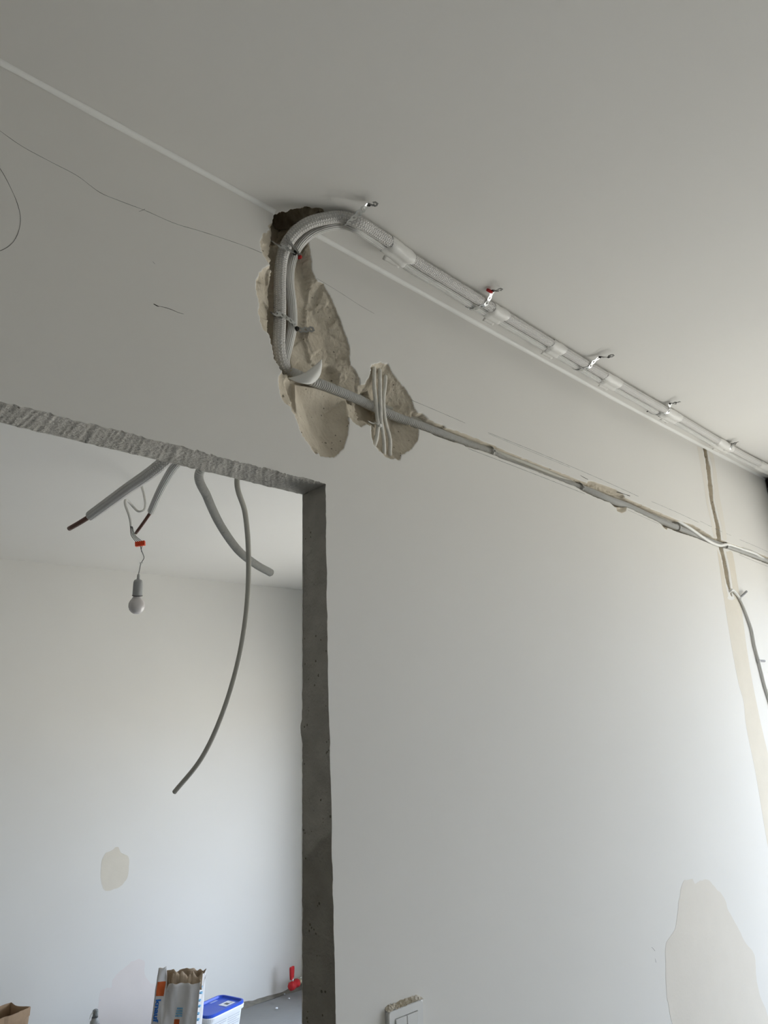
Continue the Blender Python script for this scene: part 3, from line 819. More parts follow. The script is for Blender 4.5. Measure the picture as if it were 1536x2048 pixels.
tag(ps, 'thinner pipe in ribbed white foam')
def core(P, end, r, parent):
    a = P[-1]; dirn = np.asarray(end) - a
    Q = curve([a - dirn * .12, a + dirn * .5 + np.array([0, 0, -.001]), end], n=10)
    o = tube_obj('copper_core', Q, r, M_COPPER, parent, 14)
    tag(o, 'bare copper pipe end')
core(Pbig, Dp(139, 1057, 1.78), .0060, pb)
core(Psm, Dp(272, 1066, 1.93), .0042, ps)
# foam end faces
for P, r, par in ((Pbig, RB, pb), (Psm, RS, ps)):
    T = P[-1] - P[-3]; T /= np.linalg.norm(T)
    lathe([(r * .999, 0), (r * .95, .0008), (.003, .001)], P[-1], mat('foam_cut_end', (.42, .41, .39), .9, var=.1, vscale=100), 'foam_end', par, 20, T)
# tape wraps round both pipes
def wrap(pxc, length, seed, tab):
    xc = Zp(pxc[0], pxc[1], 2.585)[0]
    q = np.linspace(xc - length / 2, xc + length / 2, 9)
    segs = 26; V = []
    for k, xq in enumerate(q):
        ib = int(np.argmin(abs(Pbig[:1200, 0] - xq) + 10 * (Pbig[:1200, 1] > -.02))); js = int(np.argmin(abs(Psm[:1200, 0] - xq)))
        c1, c2 = Pbig[ib], Psm[js]
        pts = []
        for t in np.linspace(0, 2 * math.pi, segs, endpoint=False):
            dv = np.array([math.cos(t), math.sin(t)])
            h = max((c1[1:] @ dv) + RB, (c2[1:] @ dv) + RS)          # support function of the pair
            cc = (c1[1:] + c2[1:]) / 2
            rad = h - cc @ dv
            if k in (0, 8):                      # ends lie on the pipes themselves
                un = 0
                for c_, r_ in ((c1[1:], RB), (c2[1:], RS)):
                    q_ = c_ - cc; b_ = q_ @ dv; disc = b_ * b_ - q_ @ q_ + r_ * r_
                    if disc > 0: un = max(un, b_ + math.sqrt(disc))
                rad = un
            pts.append((rad, dv, cc))
        for t, (rad, dv, cc) in enumerate(pts):
            wv = .0006 * math.sin(t * 1.7 + k * 1.1 + seed)
            rr = rad * .985 + .0012 + wv
            V.append((xq + .004 * math.sin(t * .5 + seed) * (1 if k in (0, 8) else 0), cc[0] + dv[0] * rr, cc[1] + dv[1] * rr))
    a, b = np.meshgrid(np.arange(8), np.arange(segs), indexing='ij'); a = a.ravel(); b = b.ravel(); b2 = (b + 1) % segs
    o = mesh_obj('tape_wrap', V, np.stack([a * segs + b, a * segs + b2, (a + 1) * segs + b2, (a + 1) * segs + b], 1), M_TAPE, root, True)
    if tab:                                     # loose tab of tape hanging at the lower edge
        c2 = np.array(V[4 * segs + segs // 8])
        yb = Psm[int(np.argmin(abs(Psm[:1200, 0] - xc)))][1] + RS * .6
        zb = HC(xc) - droop(xc) - .0035 - RS
        g = []
        n1, n2 = 7, 4
        for u in range(n1):
            for v in range(n2):
                f = v / (n2 - 1)
                g.append((xc - tab / 2 + tab * u / (n1 - 1) + .004 * f, yb + .000 + .012 * f, zb + .003 - .001 * f + .0012 * math.sin(u * 2.3 + v + seed)))
        Fq = [(u * n2 + v, (u + 1) * n2 + v, (u + 1) * n2 + v + 1, u * n2 + v + 1) for u in range(n1 - 1) for v in range(n2 - 1)]
        t = mesh_obj('tape_tab', g, Fq, M_TAPE, o, True)
        t.modifiers.new('thickness', 'SOLIDIFY').thickness = .0008
for k, (c, ln, tab) in enumerate((((797, 500), .075, .05), ((990, 622), .060, .04), ((1108, 690), .060, .05), ((1222, 752), .085, .05), ((1345, 822), .10, .05), ((1447, 883), .13, .06), ((1524, 928), .10, 0))):
    wrap(c, ln, k, tab)

# --- corrugated conduit: next room -> hole -> hollows -> chase
con_tail = [Dp(542, 1146, 1.98), Dp(512, 1129, 1.93), Dp(478, 1102, 1.87), Dp(442, 1052, 1.80), Dp(415, 995, 1.72), Dp(399, 945, 1.66), (.80, .30, 2.22), (.765, .16, 2.262), (.742, .085, 2.282)]
con_near = [W(570, 742, .052), W(582, 745, .034), W(600, 752, .016), W(622, 762, .009), W(645, 770, .008), W(680, 784, .009), W(720, 801, .014), W(752, 816, .022), W(790, 833, .020), W(838, 851, .012), W(889, 870, .011), W(936, 889, .015),
            W(985, 907, .018), W(1040, 930, .022), W(1095, 951, .022), W(1150, 972, .018), W(1185, 985, .008), W(1220, 1000, .005), W(1254, 1012, .010), W(1310, 1038, .011), W(1357, 1057, .011),
            W(1400, 1075, .012), W(1440, 1090, .013), W(1500, 1110, .013), W(1536, 1123, .012), W(1552, 1129, .012)]
Pc = curve(con_tail + con_near, .0011)
sC_ = arclen(Pc)
rr = RC * (1 + .11 * np.sign(np.sin(sC_ * 2 * math.pi / .0048)) * np.abs(np.sin(sC_ * 2 * math.pi / .0048)) ** .6)
root = thing('corrugated_conduit', 'grey corrugated conduit through the hollows into the long chase, one end hanging past the lintel', 'conduit', Pc[len(Pc) // 3])
V, Fq, UV = tube(Pc, rr, 14, False)
mesh_obj('conduit_pipe', V, np.array(Fq), M_COND, root, True, uv=UV)
T = Pc[0] - Pc[4]; T /= np.linalg.norm(T)
lathe([(RC * .98, .0005), (RC * .80, .0008), (RC * .78, -.02), (.0005, -.02)], Pc[0], mat('conduit_inside', (.30, .28, .22), .7, var=.1), 'conduit_mouth', root, 20, T)

# --- smooth hose beside it
hose_tail = [Dp(349, 1584, 2.00), Dp(402, 1518, 1.96), Dp(440, 1440, 1.93), Dp(474, 1332, 1.90), Dp(493, 1220, 1.87), Dp(497, 1110, 1.84), Dp(490, 1025, 1.79), Dp(474, 962, 1.74), (.93, .42, 2.33), (.83, .22, 2.31), (.765, .09, 2.292)]
hose_near = [W(590, 748, .062), W(640, 764, .034), W(690, 782, .030), W(752, 808, .038), W(790, 822, .032), W(838, 842, .022), W(889, 862, .020), W(941, 883, .019), W(985, 901, .015), W(1040, 922, .012), W(1095, 944, .013), W(1150, 966, .020),
             W(1200, 983, .026), W(1254, 1004, .026), W(1310, 1029, .022), W(1357, 1050, .022), W(1440, 1084, .024), W(1500, 1105, .024), W(1552, 1125, .024)]
Ph = curve(hose_tail + hose_near, .006)
root = thing('drain_hose', 'thin smooth grey hose bowing down through the doorway, running on into the chase', 'hose', Ph[len(Ph) // 3])
tube_obj('hose_pipe', Ph, RH, M_HOSE, root, 14, caps=False)
T = Ph[0] - Ph[2]; T /= np.linalg.norm(T)
lathe([(RH * .99, .0003), (RH * .78, .0005), (RH * .76, -.015), (.0004, -.015)], Ph[0], mat('hose_inside', (.03, .028, .02), .7, var=.1), 'hose_mouth', root, 16, T)

# --- loose offcut of white sheath where the conduit leaves the hole
top = curve([W(577, 757, .010), W(596, 752, -.004), W(612, 745, -.010), W(628, 733, -.012), W(643, 720, -.010)], n=22)
bot = curve([W(577, 757, .010), W(596, 765, -.010), W(617, 768.5, -.018), W(631, 762, -.016), W(640, 749, -.013), W(642.5, 735, -.011), W(643, 720, -.010)], n=22)
V = []
for k in range(22):
    for t in np.linspace(0, 1, 9):
        p = top[k] * (1 - t) + bot[k] * t
        p = p + np.array([0, -.007 * math.sin(math.pi * t) * math.sin(math.pi * k / 21) + .0005 * math.sin(t * 26), 0])
        V.append(p)
Fq = np.array([(a * 9 + b, (a + 1) * 9 + b, (a + 1) * 9 + b + 1, a * 9 + b + 1) for a in range(21) for b in range(8)])
sh = mesh_obj('sheath_offcut', V, Fq, M_WHITE, None, True)
sh.modifiers.new('thickness', 'SOLIDIFY').thickness = .0012
tag(sh, 'curled flap of white plastic sheath round the conduit below the vertical pipes', 'sheath')

# --- three plaster-spattered cables across the second hollow
cab = (('left', [(747, 730, .016), (748, 740, .006), (748, 770, -.001), (751.5, 805, -.004), (755, 838, -.001), (756, 849, .001), (753, 876, .004), (750, 888, .008), (749, 896, .018)], .0054, .7),
       ('middle', [(758, 733, .018), (759.5, 742, .010), (760, 782, -.003), (761, 817, -.007), (762, 841, -.003), (767, 876, .005), (768.5, 903, .007), (768, 913, .018)], .0050, .7),
       ('right', [(771, 742, .022), (771, 750, .014), (770, 770, .005), (767, 800, .002), (768.5, 829, .003), (773, 852, .005), (779.5, 876, .008), (780, 908, .010), (779.5, 921, .020)], .0050, .7))
for nm, pts, r, fl_ in cab:
    o = tube_obj('power_cable', curve([W(*p) for p in pts], .004), r, M_CABLEP, None, 12, flat=fl_, ref=(0, 1, 0), wob=lambda s, a: 1 + .05 * np.sin(s * 300 + a * 2) * np.sin(s * 97))
    tag(o, 'plaster-spattered grey cable crossing over the conduit, %s of the three' % {'left': 'the left one', 'middle': 'the middle one', 'right': 'the right one'}[nm], 'cable', 'cables crossing the conduit')
# cable tie
tie = thing('cable_tie', 'small white cable tie round the spattered cables in the second hollow', 'cable tie', W(757, 849, -.004))
loop = curve([W(750, 845, .006), W(752, 847, -.006), W(756, 849, -.0075), W(761, 852, -.006), W(763, 854, .004)], .002)
V, Fq, UV = tube(loop, .0022, 8, True, flat=.45, ref=(0, 1, 0)); mesh_obj('band', V, Fq, M_WHITE, tie, True)
V, Fq, UV = tube(curve([W(751, 847, .002), W(744, 846, -.001), (W(736, 842, -.002))], .003), .0013, 8); mesh_obj('tail', V, Fq, M_CABLE, tie, True)
mb = MB(); c = W(761, 851, -.0085)
mb.box((c[0] - .0032, c[1] - .002, c[2] - .0030), (c[0] + .0032, c[1] + .004, c[2] + .0030)); mb.build('head', M_WHITE, tie)

# --- white cable in the right end of the chase
wc = tube_obj('power_cable', curve([W(1335, 1030, .020), W(1358, 1043, .006), W(1378, 1055, .000), (W(1405, 1074, -.003)), W(1425, 1086, -.006), W(1440, 1091, -.006), W(1450, 1089, -.002), W(1460, 1090, .006), W(1478, 1096, .008),
     W(1496, 1102, -.004), W(1510, 1107, -.006), W(1522, 1114, .004), W(1536, 1122, .012), W(1548, 1127, .012)], .006), .0052, M_WHITE, None, 12)
tag(wc, 'white cable bulging out of the right end of the chase', 'cable')
# --- clips holding the run in the chase
def band_clip(px, y, ht, label, screw=True):
    t = thing('cable_clip', label, 'clip', W(px[0], px[1], y), 'clips along the chase')
    c = W(px[0], px[1], y)
    P = curve([c + np.array([.001, .016, ht / 2 + .002]), c + np.array([0, .002, ht / 2]), c + np.array([0, -.0035, ht * .25]), c + np.array([0, -.004, 0]), c + np.array([0, -.0035, -ht * .25]), c + np.array([0, .002, -ht / 2]), c + np.array([-.001, .016, -ht / 2 - .002])], .002)
    V, Fq, UV = tube(P, .0055, 8, True, flat=.16, ref=(0, 1, 0)); mesh_obj('band', V, Fq, M_CABLE, t, True)
    if screw: lathe([(.0030, 0), (.0030, .0012), (.0018, .002), (.0004, .0008)], c + np.array([0, -.0045, 0]), M_DARKST, 'screw', t, 12, (0, -1, 0))
band_clip((986, 903), .006, .022, 'small grey clip in the chase, first one right of the hollows')
band_clip((1164, 975), .006, .024, 'small grey clip in the chase just left of the crumbled edge')
band_clip((1358, 1053), .004, .026, 'thin clip in the chase where the white cable bulges out', False)
band_clip((1453, 1091), .004, .026, 'thin clip in the chase beside the vertical slot', False)

# --- surface cable going down from the slot with two nail clips
Pw = curve([W(1458, 1186, .012), W(1460, 1182, -.003), W(1465, 1180, -.006), W(1472, 1187, -.006), W(1478, 1195, -.006), W(1487, 1214, -.006), W(1497, 1240, -.006), W(1504, 1262, -.006), W(1509, 1290, -.006), W(1518, 1324, -.006), W(1530, 1372, -.006), W(1545, 1420, -.006), W(1570, 1500, -.006)] + [np.array([W(1570, 1500)[0] + .03 + .01 * k, -.006, W(1570, 1500)[2] - .18 * k]) for k in range(1, 6)], .006)
sc_ = tube_obj('surface_cable', Pw, .0050, M_CABLE, None, 12)
tag(sc_, 'grey cable clipped to the wall below the slot at the right edge', 'cable')
def nail_clip(p0, p1, label):
    a = W(p0[0], p0[1], -.006); b = W(p1[0], p1[1], -.010)
    t = thing('nail_clip', label, 'clip', a, 'nail clips on the surface cable')
    tube_obj('peg', curve([a, (a + b) / 2 + np.array([0, -.001, 0]), b], n=6), .0042, mat('grey_clip', (.30, .30, .30), .5), t, 10)
    lathe([(.0062, -.0055), (.0068, -.003), (.0068, .003), (.0062, .0055)], a, M_COND, 'ring', t, 14, Pw[30] - Pw[20])
nail_clip((1479, 1196), (1493, 1183), 'grey nail clip slanting up beside the slot end')
nail_clip((1517, 1322), (1529, 1322), 'grey nail clip lying level, lower on the surface cable')

# ------------------------------------------------------------------ perforated straps
def strap_mesh(P, Nrm, pitch=.0143, width=.0132, hole=.0027, thick=.0009):
    s = arclen(P); L = s[-1]; n = max(1, int(round(L / pitch))); pt = L / n
    T = np.gradient(P, axis=0); T /= np.linalg.norm(T, axis=1)[:, None]
    Nn = Nrm - T * (Nrm * T).sum(1)[:, None]; Nn /= np.linalg.norm(Nn, axis=1)[:, None]
    Bn = np.cross(T, Nn)
    def at(u, v, w):
        p = np.array([np.interp(u, s, P[:, k]) for k in range(3)]); b = np.array([np.interp(u, s, Bn[:, k]) for k in range(3)]); nn = np.array([np.interp(u, s, Nn[:, k]) for k in range(3)])
        return p + b * v + nn * w
    V, F = [], []
    hwf = lambda q: .5 * width * (.83 + .17 * math.cos(2 * math.pi * q / pt))
    for c in range(n):
        u0 = (c + .5) * pt
        ss = np.linspace(-pt / 2, pt / 2, 7)
        outer = [(q, hwf(q)) for q in ss] + [(pt / 2, 0)] + [(q, -hwf(q)) for q in ss[::-1]] + [(-pt / 2, 0)]
        m = len(outer); b = len(V)
        for w in (thick / 2, -thick / 2):
            for (q, v) in outer: V.append(at(u0 + q, v, w))
            for (q, v) in outer:
                a = math.atan2(v, q); V.append(at(u0 + hole * math.cos(a), hole * math.sin(a), w))
        o0, h0, o1, h1 = b, b + m, b + 2 * m, b + 3 * m
        for k in range(m):
            k2 = (k + 1) % m
            F += [(o0 + k, o0 + k2, h0 + k2, h0 + k), (o1 + k2, o1 + k, h1 + k, h1 + k2), (h0 + k, h0 + k2, h1 + k2, h1 + k), (o0 + k2, o0 + k, o1 + k, o1 + k2)]
    return V, F
STRAPG = 'perforated steel straps holding the pipes'
def ceiling_strap(A, B, sidepx, label, twist=0.0, red=False, via=None):
    a = on_ceiling(A[0], A[1], .006); b = on_ceiling(B[0], B[1], .004)
    t = thing('perforated_strap', label, 'strap', a, STRAPG)
    c = Zp(sidepx[0], sidepx[1], 2.57)
    h = HC(c[0]); y0 = bundle_y(c[0])
    xa, xb = a[0], b[0]
    lo = h - droop(c[0]) - RB
    mid = [(c[0] + .010, y0 - RB - .003, lo + .012), (c[0] + .006, y0 - RB * .6, lo + .001), (c[0], y0 + .004, lo - .0018), (c[0] - .006, y0 + .022, lo - .0022), (c[0] - .012, y0 + .035, lo + .006)]
    pts = [a] + ([on_ceiling(*q_) for q_ in via] if via else [np.array(m_) for m_ in mid]) + [b]
    P = curve(pts, .0015)
    ctr = np.stack([P[:, 0], np.full(len(P), y0 + .012), np.full(len(P), h - .012)], 1)
    Nrm = P - ctr; Nrm[:, 0] = 0
    f = sm((arclen(P) / arclen(P)[-1] - .0) / .25)[:, None]
    Nrm = Nrm / np.linalg.norm(Nrm, axis=1)[:, None] * f + np.array([0, -.25, -1.0]) * (1 - f)
    V, F = strap_mesh(P, Nrm)
    mesh_obj('band', V, F, M_STEEL, t, False)
    lathe([(.0042, 0), (.0042, .0015), (.0028, .003), (.0006, .0018)], a + np.array([0, 0, -.0012]), M_DARKST, 'screw', t, 12, (0, 0, -1))
    lathe([(.0036, 0), (.0036, .0012), (.0006, .002)], b + np.array([0, 0, -.0012]), M_DARKST, 'screw', t, 10, (0, 0, -1))
    # the free end, bent off and twisted, hanging below the ceiling
    e = on_ceiling(A[0] + twist, A[1] - 3, .016)
    Q = curve([a + np.array([0, 0, -.001]), (a + e) / 2 + np.array([0, 0, -.004]), e], .0015)
    ang = np.linspace(.2, 2.6, len(Q))
    Nq = np.stack([np.zeros(len(Q)), np.sin(ang), -np.cos(ang)], 1)
    V, F = strap_mesh(Q, Nq)
    mesh_obj('bent_end', V, F, M_STEELD, t, False)
    if red:
        k = a + np.array([-.006, .006, -.002])
        lathe([(.0032, -.008), (.0040, -.004), (.0040, .005), (.0030, .008)], k, M_RED, 'wall_plug', t, 12, (1, -.3, -.25))
    return t
ceiling_strap((738, 408), (690, 452), (703, 440), 'perforated steel strap at the bend of the pipes, nearest the broken corner', 16, via=[(728, 417, .020), (718, 426, .034), (709, 434, .0365), (700, 442, .0365), (694, 448, .030)])
ceiling_strap((986, 580), (944, 615), (966, 606), 'perforated steel strap with a red plug, second along the ceiling pipes', 18, True)
ceiling_strap((1200, 713), (1155, 735), (1183, 725), 'perforated steel strap with a long twisted end, third along the ceiling pipes', 28)
ceiling_strap((1340, 806), (1295, 822), (1328, 820), 'perforated steel strap, fourth along the ceiling pipes', 20)
ceiling_strap((1464, 887), (1434, 896), (1452, 893), 'perforated steel strap nearest the right edge of the ceiling', 12)
def wall_strap(pts, label, screw, tailpts=None, red=None):
    t = thing('perforated_strap', label, 'strap', W(*pts[0]), STRAPG)
    P = curve([W(*p) for p in pts], .0015)
    V, F = strap_mesh(P, np.tile(np.array([0, -1.0, .12]), (len(P), 1)))
    mesh_obj('band', V, F, M_STEEL, t, False)
    if tailpts:
        P = curve([W(*p) for p in tailpts], .0015)
        V, F = strap_mesh(P, np.tile(np.array([.1, -1.0, .1]), (len(P), 1)))
        mesh_obj('bent_end', V, F, M_STEELD, t, False)
    lathe([(.0048, -.004), (.0048, .001), (.0034, .0026), (.0006, .0012)], W(*screw), M_DARKST, 'screw', t, 14, (0, -1, 0))
    if red:
        lathe([(.0030, -.010), (.0046, -.002), (.0046, .003), (.0030, .006)], W(*red), M_RED, 'wall_plug', t, 12, (.5, -1, -.3))
wall_strap([(545, 485, .016), (550, 486, -.002), (558, 490, -.0165), (567, 494, -.0185), (576, 498, -.015), (584, 502, -.002), (591, 505, .012)], 'perforated steel strap round the pipes high in the wall groove', (591, 505, .006),
           [(573, 473, -.026), (580, 483, -.021), (588, 494, -.008), (597, 504, .006), (602, 511, .011)], (598, 514, .012))
wall_strap([(544, 628, .020), (550, 627, .005), (558, 628, .0020), (567, 631, .0030), (574, 636, .008), (581, 641, .0105), (588, 647, .011), (593, 656, .014)], 'perforated steel strap round the pipes halfway down the wall groove', (594.5, 657, .010),
           [(594, 658, .015), (604, 660, .014), (616, 659, .013), (628, 658, .011)])

# ------------------------------------------------------------------ light switch
sw = thing('light_switch', 'white two-rocker light switch with plaster crumbs on its top edge', 'switch', W(812, 2035, 0))
SP = .0085
tl, tr = W(777.4, 2024.5, -SP), W(846, 1997.5, -SP)
x0, x1 = tl[0], tr[0]; zt = (tl[2] + tr[2]) / 2; ht = x1 - x0
def rrect(x0, x1, z0, z1, r, n=5):
    out = []
    for cx, cz, a0 in ((x1 - r, z1 - r, 0), (x0 + r, z1 - r, 90), (x0 + r, z0 + r, 180), (x1 - r, z0 + r, 270)):
        for k in range(n):
            a = math.radians(a0 + 90 * k / (n - 1)); out.append((cx + r * math.cos(a), cz + r * math.sin(a)))
    return out
def frame_mesh(name, outer, inner, y_back, y_front, bev, material, parent):
    n = len(outer); V = []
    sc = lambda ring, k: [(p[0] + (k if p[0] < (x0 + x1) / 2 else -k), p[1] + (k if p[1] < zt - ht / 2 else -k)) for p in ring]
    rings = [(outer, y_back), (outer, y_front + bev), (sc(outer, bev), y_front), (sc(inner, -bev * .5), y_front), (inner, y_front + bev), (inner, y_back)]
    for ring, yy in rings: V += [(p[0], yy, p[1]) for p in ring]
    F = [(r * n + k, r * n + (k + 1) % n, (r + 1) * n + (k + 1) % n, (r + 1) * n + k) for r in range(5) for k in range(n)]
    return mesh_obj(name, V, F, material, parent, False)
ins = ht * .17
frame_mesh('frame', rrect(x0, x1, zt - ht, zt, .005), rrect(x0 + ins, x1 - ins, zt - ht + ins, zt - ins, .0012), 0, -SP, .0012, M_SWITCH, sw)
mb = MB(); mb.box((x0 + ins - .001, -.003, zt - ht + ins - .001), (x1 - ins + .001, .001, zt - ins + .001)); mb.build('back_plate', M_DARKST, sw)
xm = (x0 + x1) / 2
for a, b in ((x0 + ins + .0007, xm - .0005), (xm + .0005, x1 - ins - .0007)):
    V = []; 
    for yy, k in ((-.003, 0), (-.0085, 0), (-.0095, .0008)):
        V += [(a + k, yy, zt - ht + ins + .0007 + k), (b - k, yy, zt - ht + ins + .0007 + k), (b - k, yy - .0008, zt - ins - .0007 - k), (a + k, yy - .0008, zt - ins - .0007 - k)]
    F = [(r * 4 + k, r * 4 + (k + 1) % 4, r * 4 + 4 + (k + 1) % 4, r * 4 + 4 + k) for r in range(2) for k in range(4)] + [(8, 9, 10, 11)]
    mesh_obj('rocker', V, F, M_SWITCH, sw)
# crumbs of plaster heaped on the top edge
gx = np.linspace(0, 1, 56); gt = np.linspace(0, 1, 9); V = []
for u in gx:
    env = min(1, (min(u, 1 - u) + .02) * 9) ** .6
    for t in gt:
        yy = -SP * 1.02 * (1 - t) + .0006 * t
        hh = (.0012 + .0085 * t) * env * (.75 + .35 * fbm(np.array([u]), np.array([t]), 14, 2, 5)[0]) + .0012 * vnoise(np.array([u]), np.array([t]), 40, 6)[0]
        V.append((x0 - .001 + (ht + .002) * u, yy - .0006 * abs(vnoise(np.array([u]), np.array([t]), 60, 8)[0]), zt - .0006 + max(hh, 0)))
Fq = np.array([(a * 9 + b, (a + 1) * 9 + b, (a + 1) * 9 + b + 1, a * 9 + b + 1) for a in range(55) for b in range(8)])
M_CRUMB = plaster_mat('plaster_crumbs', ((.40, .33, .22), (.78, .74, .66)), False, pore=.3)
pc_ = mesh_obj('plaster_crumbs', V, Fq, M_CRUMB, sw, False); pc_['kind'] = 'stuff'; pc_['label'] = 'heap of beige plaster crumbs'

# ================================================================== the next room
# --- bare bulb on its wires
BD = 2.69
bc = Dp(273.5, 1212, BD)
lamp = thing('pendant_bulb', 'bare white light bulb hanging on thin wires in the next room', 'lamp', bc)
up = Dp(277, 1150, BD) - bc; up[0] *= 1; up /= np.linalg.norm(up)
bs = .030
bulb = lathe([(.0004, -.0305), (.010, -.0290), (.019, -.0235), (.0262, -.015), (.0300, -.003), (.0296, .008), (.0255, .0185), (.0195, .027), (.0158, .034), (.0145, .041), (.0140, .050)], bc, M_BULB, 'bulb', lamp, 30, up)
hold = lathe([(.0178, .0385), (.0188, .0400), (.0180, .0420), (.0178, .046), (.0172, .080), (.0165, .090), (.0135, .0975), (.0065, .1005), (.0055, .103), (.0050, .116), (.0030, .120)], bc, M_HOLDER, 'lamp_holder', lamp, 26, up)
lathe([(.0190, .0380), (.0193, .0395), (.0190, .0405)], bc, M_DARKST, 'holder_rim', hold, 26, up)
top_h = bc + up * .118
wire_pts = [top_h, Dp(279, 1140, BD), Dp(282, 1127, BD), Dp(288, 1116, BD), Dp(286, 1108, BD), Dp(283, 1101, BD), Dp(281.5, 1095, BD)]
tube_obj('flex', curve(wire_pts, .004), .0019, mat('grey_flex', (.33, .33, .32), .5), lamp, 8)
tube_obj('wire_knot', curve([Dp(280, 1126, BD - .004), Dp(285.5, 1126, BD + .004)], n=4), .0024, M_COND, lamp, 8)
k0 = Dp(280.5, 1087.5, BD)
mb = MB()
ax = Dp(290, 1086, BD) - Dp(270, 1089, BD); ax /= np.linalg.norm(ax); az = np.array([0, 0, 1.0]); az -= ax * (az @ ax); az /= np.linalg.norm(az); ay = np.cross(az, ax)
Mx = lambda v: k0 + ax * v[0] + ay * v[1] + az * v[2]
for k in range(5):
    cx_ = -.0144 + k * .0072
    mb.box((cx_ - .0033, -.006, -.0085), (cx_ + .0033, .006, .0085), Mx)
mb.box((-.018, -.0045, -.0055), (.018, .0045, .0055), Mx)
tb = mb.build('terminal_block', M_ORANGE, lamp); tag(tb, 'small red terminal block')
for k in range(4):
    e = Mx((-.0144 + k * .0072, 0, .008)); s0 = Dp(260.5 + k * 1.4, 1053, BD - .002 * k)
    tube_obj('core_wire', curve([s0, s0 * .55 + e * .45 + np.array([-.006, 0, -.008]), e], .005), .0012, M_BLACKW, lamp, 6)
for k in (2, 3):
    tube_obj('core_wire', curve([Mx((-.0144 + k * .0072, 0, -.008)), Dp(282.5, 1099, BD), Dp(282.8, 1104, BD)], .004), .0010, M_BLACKW, lamp, 6)
zc = HF(1.2)
pc = [Zp(278, 955, zc), Dp(283, 972, 2.95), Dp(288, 990, 2.86), Dp(290.5, 1010, 2.80), Dp(287, 1021, 2.76), Dp(278, 1023, 2.76), Dp(267, 1014, 2.78), Dp(257, 1003, 2.76), Dp(250.5, 1001, 2.72), Dp(251, 1011, 2.70), Dp(257, 1027, 2.69), Dp(261, 1042, 2.69), Dp(262, 1053, 2.69)]
tube_obj('supply_cable', curve(pc, .005), .0048, M_CABLE, lamp, 12)
lathe([(.032, -.0005), (.030, .004), (.012, .008), (.004, .009)], Zp(284, 958, zc), M_PAINT, 'ceiling_rose', lamp, 24, (0, 0, -1))

